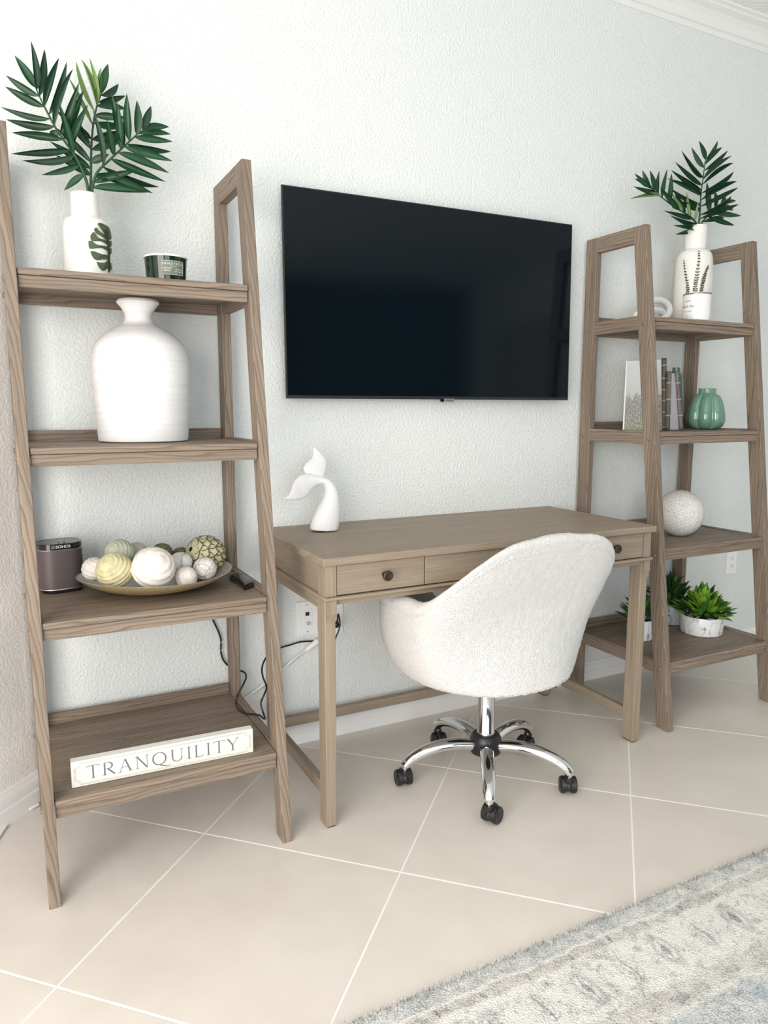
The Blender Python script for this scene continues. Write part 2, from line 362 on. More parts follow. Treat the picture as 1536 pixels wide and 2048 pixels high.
# ------------------------------------------------------------------ ladder shelves
T, D, DT, DB, H, RH, LW = .0261, .0558, .2917, .5155, 1.7852, .0567, .5928
NO, AP = .0154, .0433
def ladder(x0, g, zs, label):
    x1 = x0+LW; r = thing('ladder_shelf', ((x0+x1)/2, -g-.25, 0), label, 'shelf', 'pair of matching ladder shelves beside the desk')
    dep = lambda z: DT+(DB-DT)*(1-z/H)
    for a, b in ((x0, x0+T), (x1-T, x1)):
        box('back_post', a, b, -g-D, -g, 0, H, WL, r, 2)
        hexa('front_post', [(a, -g-DB, 0), (b, -g-DB, 0), (b, -g-DB+D, 0), (a, -g-DB+D, 0), (a, -g-DT, H), (b, -g-DT, H), (b, -g-DT+D, H), (a, -g-DT+D, H)], WL, r, 2)
        yl, yh = -g-dep(H-RH)+D+.0005, -g-dep(H)+D+.0005; a_, b_, yb_ = a+.0006, b-.0006, -g-D-.0006
        hexa('top_rail', [(a_, yl, H-RH), (b_, yl, H-RH), (b_, yb_, H-RH), (a_, yb_, H-RH), (a_, yh, H-.0004), (b_, yh, H-.0004), (b_, yb_, H-.0004), (a_, yb_, H-.0004)], WL, r, 1, .0012)
    for i, z in enumerate(zs):
        yf = -g-dep(z)+.0042; xa, xb = x0+T+.0008, x1-T-.0008
        box('shelf_board', xa, xb, yf+.016, -g-.016, z-.016, z, WL, r, 0, .0015)
        box('front_nosing', xa, xb, yf, yf+.0155, z-NO, z+.0004, WL, r, 0, .0035, 3)
        box('front_apron', xa+.001, xb-.001, yf+.004, yf+.019, z-AP, z-NO-.0008, WL, r, 0, .0018)
        box('back_board', xa, xb, -g-.0155, -g-.002, z-AP, z+.030, WL, r, 0, .002)
        yl, yh, yb_ = -g-dep(z-AP)+D+.0005, -g-dep(z+.0045)+D+.0005, -g-D-.0008
        for a, b in ((x0+.0015, x0+T-.0006), (x1-T+.0006, x1-.0015)):
            hexa('side_rail', [(a, yl, z-AP), (b, yl, z-AP), (b, yb_, z-AP), (a, yb_, z-AP), (a, yh, z+.0045), (b, yh, z+.0045), (b, yb_, z+.0045), (a, yb_, z+.0045)], WL, r, 1, .0015)
        zb = z-.024
        for xo, sg in ((x0, -1), (x1, 1)):
            for yb in (-g-.020, -g-dep(zb)+.026):
                lathe('bolt', [(.0078, 0), (.0074, .0022), (.0055, .0042), (.0025, .0052), (0, .0055)], (xo, yb, zb), BOLT, r, 14, axis=Vector((sg, 0, 0)))
    return r
BOLT = mat('brown_bolt_cap', (.22, .15, .095), .4)[0]
G1, G2 = .0264, .0146; X1, X2 = .1357, 2.1488
Z1 = [1.4638, 1.0559, .6542, .2412]; Z2 = [1.4688, 1.0623, .6491, .2425]
ladder(X1, G1, Z1, 'left weathered wooden ladder shelf, holding a big white vase and a gold bowl')
ladder(X2, G2, Z2, 'right weathered wooden ladder shelf, holding a green vase and potted plants')

# ------------------------------------------------------------------ desk
DX0, DX1, DYF, DYB, DZ = .8215, 2.0141, -.5514, -.0035, .762
desk = thing('writing_desk', ((DX0+DX1)/2, -.28, 0), 'grey oak writing desk with drawers and a bronze knob, standing under the television', 'desk')
box('desk_top', DX0, DX1, DYF, DYB, DZ-.0212, DZ, WD, desk, 0, .002)
LI, LWX, LWY = .011, .031, .050; ZT = DZ-.0216; ZM = .652
yfc = DYF+LI          # front face of the case
for sx in (0, 1):
    a = DX0+LI if sx == 0 else DX1-LI-LWX
    for sy in (0, 1):
        y0 = yfc+.009 if sy == 0 else -.015-LWY; leg = box('leg', a, a+LWX, y0, y0+LWY, .004, ZT, WD, desk, 2, .0025)
        box('foot_pad', a+.004, a+LWX-.004, y0+.004, y0+LWY-.004, 0, .005, BLACKP, leg, 2, .001)
        if sy == 0:
            box('corner_block', a, a+LWX, yfc, y0-.0005, ZM+.004, ZT-.0005, WD, leg, 2, .0015)
            # corbel with an S profile under the moulding
            pr = [(yfc, ZM-.006), (yfc, ZM-.026), (yfc+.001, ZM-.031), (yfc-.0015, ZM-.036), (yfc-.001, ZM-.043), (yfc+.003, ZM-.052), (yfc+.006, ZM-.060), (yfc+.0065, ZM-.066), (y0-.0004, ZM-.066), (y0-.0004, ZM-.006)]
            xa, xb = a+.003, a+LWX; n = len(pr)
            bm = bmesh.new(); v = [bm.verts.new((x, y, z)) for x in (xa, xb) for y, z in pr]
            for k in range(n): bm.faces.new((v[k], v[(k+1) % n], v[n+(k+1) % n], v[n+k]))
            bm.faces.new(v[:n][::-1]); bm.faces.new(v[n:]); bmesh.ops.recalc_face_normals(bm, faces=bm.faces); bm.normal_update(); grain_uv(bm, 2); from_bm('corbel', bm, WD, leg)
xa, xb = DX0+LI+LWX, DX1-LI-LWX
# side panels, lower rails, mouldings, stretchers
for sx in (0, 1):
    a = DX0+LI+.006 if sx == 0 else DX1-LI-.020
    box('side_panel', a, a+.014, yfc+.009+LWY+.0004, -.0655, ZM+.004, ZT, WD, desk, 1, .0008)
    box('side_rail', a-.001, a+.015, yfc+.009+LWY+.0004, -.0655, ZM-.040, ZM-.006, WD, desk, 1, .001)
    xo = DX0+LI-.006 if sx == 0 else DX1-LI-.008
    box('moulding', xo, xo+.014, yfc+.0062, -.012, ZM-.0058, ZM+.0036, WD, desk, 1, .0038, 3)
    c_ = DX0+LI+.006 if sx == 0 else DX1-LI-.026
    box('stretcher', c_, c_+.020, yfc+.009+LWY+.0004, -.0655, .075, .112, WD, desk, 1, .0015)
box('moulding', DX0+LI-.006, DX1-LI+.006, yfc-.0085, yfc+.006, ZM-.0058, ZM+.0036, WD, desk, 0, .0042, 4)
box('front_apron', xa+.0005, xb-.0005, yfc+.012, yfc+.028, ZM-.022, ZM-.0062, WD, desk, 0, .001)
box('back_panel', xa+.0005, xb-.0005, -.030, -.016, ZM-.03, ZT, WD, desk, 0, .001)
box('case_bottom', xa+.0005, xb-.0005, yfc+.030, -.032, ZM-.006, ZM, WD, desk, 0, .0005)
box('stretcher', xa+.0005, xb-.0005, -.060, -.036, .092, .124, WD, desk, 0, .0015)
box('drawer_rail', xa+.0005, xb-.0005, yfc+.020, yfc+.030, ZM+.0004, ZT, SLOT, desk, 0, .0005)
dx = [xa+.0022, xa+.268, xa+.2715, xb-.2715, xb-.268, xb-.0022]
for k in range(3):
    a, b = dx[2*k], dx[2*k+1]; dr = box('drawer', a, b, yfc+.0035, yfc+.0195, ZM+.0058, ZT-.003, WD, desk, 0, .0012)
    for kx in [(a+b)/2]:
        kx = kx if k != 0 else 1.006
        lathe('knob', [(.0075, 0), (.0062, .003), (.0055, .010), (.009, .014), (.0135, .017), (.0148, .021), (.014, .0245), (.0105, .0262), (.0095, .0258), (0, .0262)], (kx, yfc+.0035, .700), BRONZE, dr, 28, axis=Vector((0, -1, 0)))

# ------------------------------------------------------------------ office chair
AL, CCX, CCY = -1.536, 1.384, -.478
P_ = dict(Bt=.166, at=.320, Ft=.245, Bb=.276, ab=.282, Fb=.288, z0=.362, lean=.60, rn=.11, sh=.512, ex=4.3)
RIM = [(0, .819), (.45, .814), (.9, .787), (1.35, .636), (1.8, .620), (2.3, .598), (2.75, .57), (PI, .47)]
HUBX, HUBY = 1.382, -.496
chair = thing('office_chair', (HUBX, HUBY, 0), 'white boucle swivel office chair with chrome five-star base, pulled up to the desk', 'chair')
def sm(x): x = max(0, min(1, x)); return x*x*(3-2*x)
def ell(p, B, a, F_, ex): c, s = math.cos(p), math.sin(p); return (abs(c/(B if c > 0 else F_))**ex+abs(s/a)**ex)**(-1/ex)
def rim_h(p):
    a = abs(p); k = max(i for i in range(7) if RIM[i][0] <= a); (x0_, y0_), (x1_, y1_) = RIM[k], RIM[k+1]; d = x1_-x0_; t = (a-x0_)/d
    sl = lambda i: 0 if i in (0, 7) else (RIM[i+1][1]-RIM[i-1][1])/(RIM[i+1][0]-RIM[i-1][0])
    return (2*t**3-3*t**2+1)*y0_+(t**3-2*t**2+t)*d*sl(k)+(-2*t**3+3*t**2)*y1_+(t**3-t**2)*d*sl(k+1)
def shell_pt(p, z, inset=0.0):
    rr = ell(p, P_['Bt'], P_['at'], P_['Ft'], P_['ex']); rb = ell(p, P_['Bb'], P_['ab'], P_['Fb'], 2.2)
    zn = max(0, min(1, (z-P_['z0'])/(.6-P_['z0']))); rho = rb+(rr-rb)*zn**P_['lean']
    e = max(0, min(1, (z-P_['z0'])/.13)); rho *= 1-P_['rn']*(1-math.sqrt(1-(1-e)**2)); rho -= inset; a = AL+p
    s = P_['sh']*(math.sqrt((z-.5)**2+.004)+(z-.5))/2
    return Vector((CCX+rho*math.cos(a)+s*math.cos(AL), CCY+rho*math.sin(a)+s*math.sin(AL), z))
def fuzz(p, k): n = noise.noise_vector(p*160); return p+n*k
def build_shell():
    NP, NT = 220, 46; TK = .052; V, F_ = [], []; rows = []
    def row(f): rows.append(len(V)); V.extend(fuzz(f(-PI+2*PI*k/NP), .0022) for k in range(NP))
    z0 = P_['z0']
    for s in (.0, .35, .7, .9): row(lambda p, s=s: Vector((CCX, CCY, z0-.012))*(1-s)+(shell_pt(p, z0)+Vector((0, 0, -.012*(1-s*s))))*s)
    for i in range(NT+1):
        t = i/NT; row(lambda p, t=t: shell_pt(p, z0+(rim_h(p)-.022-z0)*t))
    for i in range(1, 9):              # rounded rim
        a = PI*i/9; row(lambda p, a=a: shell_pt(p, rim_h(p)-.022+.022*math.sin(a), TK*.5*(1-math.cos(a))))
    for i in range(16):
        t = i/15; row(lambda p, t=t: shell_pt(p, (rim_h(p)-.022)*(1-t)+.44*t, TK))
    for s in (.7, .35, 0): row(lambda p, s=s: Vector((CCX, CCY, .45))*(1-s)+shell_pt(p, .445, TK)*s)
    for a, b in zip(rows, rows[1:]):
        for k in range(NP): F_.append((a+k, a+(k+1) % NP, b+(k+1) % NP, b+k))
    o = mesh('upholstered_shell', V, F_, BOUCLE, chair, True)
    bm = bmesh.new(); bm.from_mesh(o.data); bmesh.ops.remove_doubles(bm, verts=bm.verts, dist=1e-4); bmesh.ops.recalc_face_normals(bm, faces=bm.faces); bm.to_mesh(o.data); bm.free()
    return o
shell = build_shell()
def seam_pt(p): return shell_pt(p, rim_h(p)-.040, .0006)
tube('seam_piping', [seam_pt(-2.2+4.4*k/120) for k in range(121)], .0022, BOUCLE, shell, 6)
# seat cushion
V, F_ = [], []; prof = [(0, .438), (.6, .438), (.9, .440), (.97, .452), (.985, .470), (.96, .488), (.85, .500), (.5, .508), (0, .510)]
for s, z in prof:
    for k in range(64): q = shell_pt(-PI+2*PI*k/64, .47, .056); V.append(fuzz(Vector((CCX, CCY, 0))*(1-s)+Vector((q.x, q.y, 0))*s+Vector((0, 0, z)), .002))
for i in range(len(prof)-1):
    for k in range(64): F_.append((i*64+k, i*64+(k+1) % 64, (i+1)*64+(k+1) % 64, (i+1)*64+k))
mesh('seat_cushion', V, F_, BOUCLE, chair, True)
lathe('gas_column', [(.0275, .150), (.0275, .158), (.026, .160), (.026, .335)], (HUBX, HUBY, 0), CHROME, chair, 40)
lathe('seat_plate', [(.09, .322), (.09, .331)], (HUBX, HUBY, 0), BLACKP, chair, 24)
lathe('hub', [(.030, .088), (.047, .090), (.049, .096), (.049, .128), (.046, .140), (.040, .148), (.028, .150)], (HUBX, HUBY, 0), BLACKP, chair, 48)
LVP = aty(1106, 1366, -.46); lv = tube('lever', [(HUBX+.05, HUBY+.01, .335), tuple(Vector((HUBX+.05, HUBY+.01, .335)).lerp(LVP, .6)), tuple(LVP)], .005, BLACKP, chair, 8)
lathe('knob', [(0, -.020), (.010, -.018), (.0155, -.010), (.0165, 0), (.015, .010), (.009, .017), (0, .018)], LVP, BLACKG, lv, 20, axis=Vector((1, .2, -.3)))
def wheel(c, axd, name, par):
    lathe(name, [(.012, -.0095), (.022, -.0095), (.0248, -.006), (.025, 0), (.0245, .006), (.021, .009), (.0195, .0082), (.010, .0082), (.0085, .0095), (0, .0095)], c, BLACKP, par, 28, axis=axd)
CAST = [(237.5, 25), (309.5, 60), (21.5, 205), (93.5, 250), (165.5, 80)]
for ang, swiv in CAST:
    a = math.radians(ang); u = Vector((math.cos(a), math.sin(a), 0)); hub = Vector((HUBX, HUBY, 0))
    pr = spline([(.040, .115, .0215), (.090, .123, .0215), (.150, .121, .0215), (.205, .107, .0205), (.243, .088, .0190), (.262, .068, .0165)], 26)
    tube('base_leg', [hub+u*p[0]+Vector((0, 0, p[1])) for p in pr], [p[2] for p in pr], CHROME, chair, 20, flat=.82)
    s = math.radians(swiv); d = Vector((math.cos(s), math.sin(s), 0)); ax = Vector((-d.y, d.x, 0)); top = hub+u*.258
    wc = top+d*.016+Vector((0, 0, .0252))
    # hood: a fender arching over the two wheels
    V, F_ = [], []; n = 18
    for w_ in (-.0235, -.0045, .0045, .0235):
        pass
    prof = []
    bm = bmesh.new(); ring = []
    for off in (-.006, .006):
        ring.append([bm.verts.new(wc+ax*off+d*(-.0285*math.cos(PI*k/n*1.15-.25))+Vector((0, 0, .0285*math.sin(PI*k/n*1.15-.25)))) for k in range(n+1)])
    cen = [bm.verts.new(wc+ax*off) for off in (-.006, .006)]
    for k in range(n):
        bm.faces.new((ring[0][k], ring[0][k+1], ring[1][k+1], ring[1][k]))
        bm.faces.new((cen[0], ring[0][k+1], ring[0][k])); bm.faces.new((cen[1], ring[1][k], ring[1][k+1]))
    bm.faces.new((cen[0], ring[0][0], ring[1][0], cen[1])); bm.faces.new((cen[0], cen[1], ring[1][n], ring[0][n]))
    # outer shells of the hood over each wheel
    for sg in (-1, 1):
        o0, o1 = sg*.006, sg*.021
        R1 = [bm.verts.new(wc+ax*o0+d*(-.0278*math.cos(t))+Vector((0, 0, .0278*math.sin(t)))) for t in [PI*k/n*.62-.35 for k in range(n+1)]]
        R2 = [bm.verts.new(wc+ax*o1+d*(-.0272*math.cos(t))+Vector((0, 0, .0272*math.sin(t)))) for t in [PI*k/n*.62-.35 for k in range(n+1)]]
        for k in range(n): bm.faces.new((R1[k], R1[k+1], R2[k+1], R2[k]))
    bmesh.ops.recalc_face_normals(bm, faces=bm.faces)
    cs = from_bm('caster', bm, BLACKP, chair, True)
    lathe('stem', [(.0075, .045), (.0075, .062), (.011, .064), (.011, .075)], top, CHROME, cs, 16)
    lathe('collar', [(.013, .040), (.0145, .046), (.0135, .0560), (.006, .0565)], top, BLACKP, cs, 20)
    for sg in (-1, 1): wheel(wc+ax*sg*.0158-Vector((0, 0, .0001)), ax*sg, 'wheel', cs)

# ------------------------------------------------------------------ television
tv = thing('television', (1.47, -.05, 1.18), 'large black flat-screen television mounted on the wall above the desk', 'television')
SCR = mat('black_screen_glass', (.0018, .0052, .0085), .10, spec=.30)[0]
TVB = mat('dark_grey_bezel', (.022, .023, .026), .35)[0]
def tvp(sx, sz, d):   # position on the panel: fractions and depth towards the room
    x = .9094+sx*(2.0335-.9094); z = 1.1767+sz*(1.821-1.1767); y = (-.0477+sx*(-.0724+.0477))+sz*.0103; return (x, y-d, z)
def tvbox(name, a0, a1, b0, b1, d0, d1, m, bev=.001, par=tv):
    return hexa(name, [tvp(a0, b0, d1), tvp(a1, b0, d1), tvp(a1, b0, d0), tvp(a0, b0, d0), tvp(a0, b1, d1), tvp(a1, b1, d1), tvp(a1, b1, d0), tvp(a0, b1, d0)], m, par, 0, bev)
tvbox('cabinet', .03, .97, .05, .93, -.030, -.006, TVB, .004)
tvbox('frame', 0, 1, 0, 1, -.007, 0, TVB, .001)
tvbox('screen', .0045, .9965, .016, .994, .0002, .0012, SCR, 0)
bdg = tvbox('logo_badge', .513, .548, -.012, .004, -.002, .0016, SILVER, .0006)
tvbox('infrared_sensor', .500, .512, -.012, .004, -.004, .001, BLACKG, .0005)
text('lettering', 'SAMSUNG', .0055, SLOT, bdg, lambda x, y: Vector(tvp(.5305, -.004, .0019))+Vector((x, -.022*x, y-.0018)))
WM = box('wall_bracket', 1.30, 1.64, -.024, -.0005, 1.36, 1.62, BLACKP, tv, 0, .001)

# ------------------------------------------------------------------ wall plates, plugs, cords
def plate(name, c, w_, h, label, kind, group):
    t = thing(name, (c[0], 0, c[1]), label, 'outlet', group); x, z = c
    box('cover_plate', x-w_/2, x+w_/2, -.0062, -.0004, z-h/2, z+h/2, WHITEP, t, 0, .0022, 3)
    for sz in (-1, 1): lathe('screw', [(.0032, 0), (.0030, .0008), (0, .001)], (x, -.0061, z+sz*h*.40), WHITEP if kind != 'data' else SILVER, t, 10, axis=Vector((0, -1, 0)))
    if kind == 'data':
        box('insert', x-.0165, x+.0165, -.0075, -.0058, z-.033, z+.033, WHITEP, t, 0, .0008)
        box('data_jack', x-.0075, x+.0065, -.0082, -.007, z+.009, z+.022, SLOT, t, 0, .0004)
        lathe('coaxial_jack', [(.0055, 0), (.0055, .006), (.0045, .0062), (.0045, .011), (.0015, .011)], (x, -.0072, z-.017), SILVER, t, 12, axis=Vector((0, -1, 0)))
    else:
        for sz in (-1, 1):
            f = lathe('socket', [(.0165, 0), (.0165, .0015), (0, .0018)], (x, -.006, z+sz*.0195), WHITEP, t, 20, axis=Vector((0, -1, 0)))
            for dx_ in (-.0063, .0063): box('slot', x+dx_-.0011, x+dx_+.0011, -.0083, -.0076, z+sz*.0195-.001, z+sz*.0195+.007, SLOT, f, 0, 0)
            lathe('ground_hole', [(.0022, 0), (0, .0004)], (x, -.0078, z+sz*.0195-.0065), SLOT, f, 8, axis=Vector((0, -1, 0)))
    return t
a, b, c_ = aty(592, 1204.5, 0), aty(634, 1202, 0), aty(593, 1272, 0)
plate('wall_outlet', ((a.x+b.x)/2, (a.z+c_.z)/2), b.x-a.x, a.z-c_.z, 'white data and coaxial wall plate beside the left front leg of the desk', 'data', None)
a, c_ = aty(685, 1205, 0), aty(685, 1259, 0)
p2 = ((a.x-.035), (a.z+c_.z)/2)
plate('wall_outlet', p2, .070, .112, 'white power outlet half hidden behind left front desk leg, black plug in it', 'power', None)
a, b, c_ = aty(1452, 1102, 0), aty(1471, 1101, 0), aty(1452, 1148, 0)
plate('wall_outlet', ((a.x+b.x)/2+.004, (a.z+c_.z)/2), .070, .113, 'white power outlet on the bare wall above the right potted plant', 'power', None)
pg = thing('power_plug', (p2[0], -.03, p2[1]), 'small black plug and short cord in the outlet behind the desk leg', 'plug')
lathe('plug_body', [(.013, 0), (.0135, .012), (.010, .022), (.005, .026), (0, .0265)], (p2[0], -.0084, p2[1]-.0195), BLACKP, pg, 16, axis=Vector((0, -1, 0)))
cp = [(p2[0], -.034, p2[1]-.022)]+[tuple(aty(u, v, -.036)) for u, v in ((676, 1228), (680, 1245), (677, 1262), (668, 1285), (664, 1320), (660, 1380), (658, 1430))]
tube('cord', spline(cp, 40), .0028, BLACKP, pg, 8)
# black speaker cord: wall, behind post, over the bottom shelf rail and up to the white extension
PTS = [aty(418, 1222, -.012), aty(426, 1240, -.012), aty(441, 1275, -.012), aty(442, 1305, -.012), aty(450, 1325, -.012), aty(466, 1336, -.012), aty(480, 1341, -.014), aty(490, 1346, -.030), aty(492, 1356, -.060), aty(484, 1374, -.085), at(475, 1391, 2, .268), at(472, 1408, 2, .2465), at(480, 1421, 2, .2455), at(494, 1427.5, 2, .2465), at(507, 1428.5, 2, .2505), at(519, 1430.5, 2, .2508), at(527, 1437, 2, .2515), at(530, 1436, 2, .262), at(526, 1424, 2, .285), aty(522, 1406, -.19), aty(528, 1390, -.17), aty(533, 1374, -.15), aty(526, 1354, -.12), aty(524, 1336, -.10), aty(531, 1317, -.07), aty(545, 1304, -.04), aty(563, 1295, -.022), aty(580, 1290, -.014), aty(600, 1284, -.012), aty(628, 1282, -.014)]
tag(tube('black_cord', spline(PTS, 220), .0029, BLACKP, None, 8), 'black power cord hanging down the wall and looping over the bottom left shelf', 'cord')
WCORD = mat('white_cord', (.80, .81, .80), .45)[0]
ex = thing('extension_cord', aty(560, 1340, -.012), 'white extension cord crossing the wall under the desk with a white socket end', 'cord')
tube('cord', spline([aty(470, 1412, -.016), aty(494, 1394, -.016), aty(512, 1381, -.016), aty(530, 1367, -.016), aty(550, 1350, -.016), aty(567, 1337, -.016), aty(590, 1316, -.016), aty(612, 1300, -.012)], 60), .0042, WCORD, ex, 8)
A, B = aty(611, 1301, -.014), aty(637, 1280, -.016)
tube('socket_end', [A, A.lerp(B, .15), A.lerp(B, .85), B], [.006, .0095, .0105, .010], WHITEP, ex, 12)
FC = [at(-30, 1720, 2, .004), at(0, 1671, 2, .004), at(22, 1640, 2, .005), at(40, 1624, 2, .006), at(60, 1617, 2, .008), at(78, 1608, 2, .008)]
tag(tube('white_floor_cable', spline([tuple(p) for p in FC], 50), .004, WCORD, None, 8), 'thin white cord on the floor along the left wall baseboard', 'cord')

# ------------------------------------------------------------------ rug
def rug_mat():
    m, nt, b = mat('vintage_rug_pile', (.6, .6, .6), .95, spec=.05)
    tc = nd(nt, 'ShaderNodeTexCoord'); v = tc.outputs['Object']
    wob = nd(nt, 'ShaderNodeTexNoise'); wob.inputs['Scale'].default_value = 14; wob.inputs['Detail'].default_value = 3; nt.links.new(v, wob.inputs['Vector'])
    vm = nd(nt, 'ShaderNodeVectorMath', operation='MULTIPLY_ADD'); nt.links.new(wob.outputs['Color'], vm.inputs[0]); vm.inputs[1].default_value = (.036, .036, 0); nt.links.new(v, vm.inputs[2])
    sx = nd(nt, 'ShaderNodeSeparateXYZ'); nt.links.new(vm.outputs[0], sx.inputs[0]); X = sx.outputs[0]; Y = mth(nt, 'MULTIPLY', sx.outputs[1], -1)
    # Y = distance inwards from the rug's edge + .015
    IV = (.82, .80, .765); BL = (.44, .465, .48); DK = (.17, .19, .225); TP = (.45, .42, .385)
    base = ramp(nt, [(0, BL), (.036, BL), (.040, (.8, .78, .74)), (.044, (.8, .78, .74)), (.048, TP), (.068, (.50, .47, .44)), (.074, (.8, .78, .74)), (.079, IV), (.195, IV), (.205, (.74, .72, .68)), (.211, (.52, .49, .46)), (.252, (.56, .53, .50)), (.262, (.8, .78, .74)), (.272, (.40, .45, .50)), (.6, (.46, .50, .54))])
    nt.links.new(Y, base.inputs[0]); c = base.outputs[0]
    mott = tnoise(nt, v, 15, 6, .75); rm = ramp(nt, [(.40, 0), (.60, 1)]); nt.links.new(mott, rm.inputs[0])
    c = mixc(nt, mth(nt, 'MULTIPLY', rm.outputs[0], .6), c, (.86, .84, .80))
    mott2 = tnoise(nt, v, 34, 6, .75); rm2 = ramp(nt, [(.50, 0), (.64, 1)]); nt.links.new(mott2, rm2.inputs[0])
    c = mixc(nt, mth(nt, 'MULTIPLY', rm2.outputs[0], .7), c, (.33, .335, .345))
    band = ramp(nt, [(.08, 0), (.09, 1), (.19, 1), (.2, 0)]); nt.links.new(Y, band.inputs[0])
    def ellipse(px, off, cyv, rx, ry, ring):
        m1 = mth(nt, 'SUBTRACT', mth(nt, 'MODULO', mth(nt, 'ADD', X, off+10*px), px), px/2)
        e = mth(nt, 'SQRT', mth(nt, 'ADD', mth(nt, 'POWER', mth(nt, 'ABSOLUTE', mth(nt, 'DIVIDE', m1, rx)), 2), mth(nt, 'POWER', mth(nt, 'ABSOLUTE', mth(nt, 'DIVIDE', mth(nt, 'SUBTRACT', Y, cyv), ry)), 2)))
        r = ramp(nt, ring); nt.links.new(mth(nt, 'MULTIPLY', e, .25), r.inputs[0]); return r.outputs[0]
    c = mixc(nt, mth(nt, 'MULTIPLY', ellipse(.22, .0, .137, .020, .040, [(0, 1), (.08, 1), (.10, .2), (.17, .0), (.20, .55), (.27, .45), (.33, 0)]), .8), c, DK)
    c = mixc(nt, mth(nt, 'MULTIPLY', ellipse(.22, .11, .137, .018, .026, [(0, .0), (.12, .0), (.15, .7), (.20, .15), (.24, .0), (.30, .45), (.36, 0)]), .6), c, (.25, .28, .31))
    c = mixc(nt, mth(nt, 'MULTIPLY', ellipse(.11, .055, .137, .0028, .036, [(0, 1), (.24, .8), (.26, 0)]), .6), c, DK)
    c = mixc(nt, mth(nt, 'MULTIPLY', ellipse(.11, .03, .058, .0042, .010, [(0, 1), (.24, .8), (.28, 0)]), .7), c, (.16, .13, .12))
    c = mixc(nt, mth(nt, 'MULTIPLY', ellipse(.16, .07, .232, .022, .010, [(0, 1), (.2, .8), (.28, 0)]), .4), c, DK)
    wear = ramp(nt, [(.42, 0), (.62, 1)]); nt.links.new(tnoise(nt, v, 7, 5, .7), wear.inputs[0])
    c = mixc(nt, mth(nt, 'MULTIPLY', wear.outputs[0], .35), c, (.84, .82, .785))
    smu = ramp(nt, [(.56, 0), (.70, 1)]); nt.links.new(tnoise(nt, v, 48, 5, .75, 1.0), smu.inputs[0])
    c = mixc(nt, mth(nt, 'MULTIPLY', smu.outputs[0], .75), c, (.20, .21, .235))
    grit = tnoise(nt, v, 260, 2, .6); rg = ramp(nt, [(.38, 0), (.62, 1)]); nt.links.new(grit, rg.inputs[0])
    c = mixc(nt, .42, c, rg.outputs[0], 'SOFT_LIGHT'); c = mixc(nt, mth(nt, 'MULTIPLY', rg.outputs[0], .18), c, (.9, .89, .87))
    nt.links.new(c, b.inputs['Base Color'])
    bump(nt, b, grit, .9, .006); return m
RUGM = rug_mat()
RX0, RX1, RY0, RY1 = .10, 3.6, -1.150, -3.3
V, F_ = [], []; nx, ny = 350, 40
for j in range(ny+1):
    y = RY0+(RY1-RY0)*(j/ny)**1.6
    for i in range(nx+1):
        x = RX0+(RX1-RX0)*i/nx; jy = .004*noise.noise(Vector((x*120, 0, 3))) if j == 0 else 0
        V.append((x, y+jy, .011+.0012*noise.noise(Vector((x*40, y*40, 0))) - (.004 if j == 0 else 0)))
for j in range(ny):
    for i in range(nx): k = j*(nx+1)+i; F_.append((k, k+nx+1, k+nx+2, k+1))
n0 = len(V); V += [(v[0], v[1]+.002, .0005) for v in V[:nx+1]]
for i in range(nx): F_.append((i, i+1, n0+i+1, n0+i))
k0 = len(V); V += [(RX0, RY0, .0004), (RX1, RY0, .0004), (RX1, RY1, .0004), (RX0, RY1, .0004)]; F_.append((k0, k0+3, k0+2, k0+1))
rug = thing('area_rug', (RX0, RY0+.015, 0), 'distressed ivory and blue grey patterned rug on the tiles in the foreground', 'rug')
mesh('pile', V, F_, RUGM, rug, True)
V, F_ = [], []
for i in range(5200):
    x = random.uniform(RX0, RX1); y = RY0+random.uniform(-.022, .004); h = random.uniform(.008, .015); q = Vector((x, y, .006))
    d = Vector((random.uniform(-.004, .004), random.uniform(-.001, .006), h*.8)); w_ = Vector((random.uniform(.0012, .0024), random.uniform(-.001, .001), 0)); n = len(V)
    V += [q-w_, q+w_, q+d]; F_.append((n, n+1, n+2))
stuff(mesh('pile_edge', V, F_, RUGM, rug))

# ------------------------------------------------------------------ left ladder: top shelf
def leaf_mesh(name, m, n=9, droop=.10, fold=.16, shape=(.35, .9)):
    """unit leaflet along +x, width 1 across y (uv y = .5 on the midrib)"""
    V, F_, U = [], [], []
    for i in range(n+1):
        t = i/n; wd = .5*(math.sin(PI*t**.78)**.85*(1-t*.12) if 0 < t < 1 else .0); wd = max(wd, .045 if t == 0 else 0)
        z = -droop*t*t
        for s in (-1, 0, 1): V.append((t, s*wd, z+abs(s)*wd*fold)); U.append((t, .5+s*.5))
    for i in range(n):
        for k in (0, 1): a = i*3+k; F_.append((a, a+3, a+4, a+1))
    me = bpy.data.meshes.new(name); me.from_pydata(V, [], F_); l = me.uv_layers.new()
    for p in me.polygons:
        p.use_smooth = True
        for li in p.loop_indices: l.data[li].uv = U[me.loops[li].vertex_index]
    me.materials.append(m); return me
PALMS = [leaf_mesh('leaflet', PALM, droop=d, fold=f) for d, f in ((.05, .25), (.12, .3), (.0, .2))]
PALMLS = [leaf_mesh('leaflet', PALML, droop=d, fold=.3) for d in (.06, .12)]
def place_leaf(me, a, b, width, parent, facing, roll=0.0, name='leaflet'):
    a, b = Vector(a), Vector(b); x = b-a; L = x.length; x /= L; z = facing-x*facing.dot(x); z.normalize(); y = z.cross(x)
    if roll: q = Matrix.Rotation(roll, 3, x); y = q @ y; z = q @ z
    o = bpy.data.objects.new(name, me); COL.objects.link(o); o.parent = parent
    Mx = Matrix((x*L, y*width, z*L)).transposed().to_4x4(); Mx.translation = a-root_loc(parent); o.matrix_local = Mx; return o
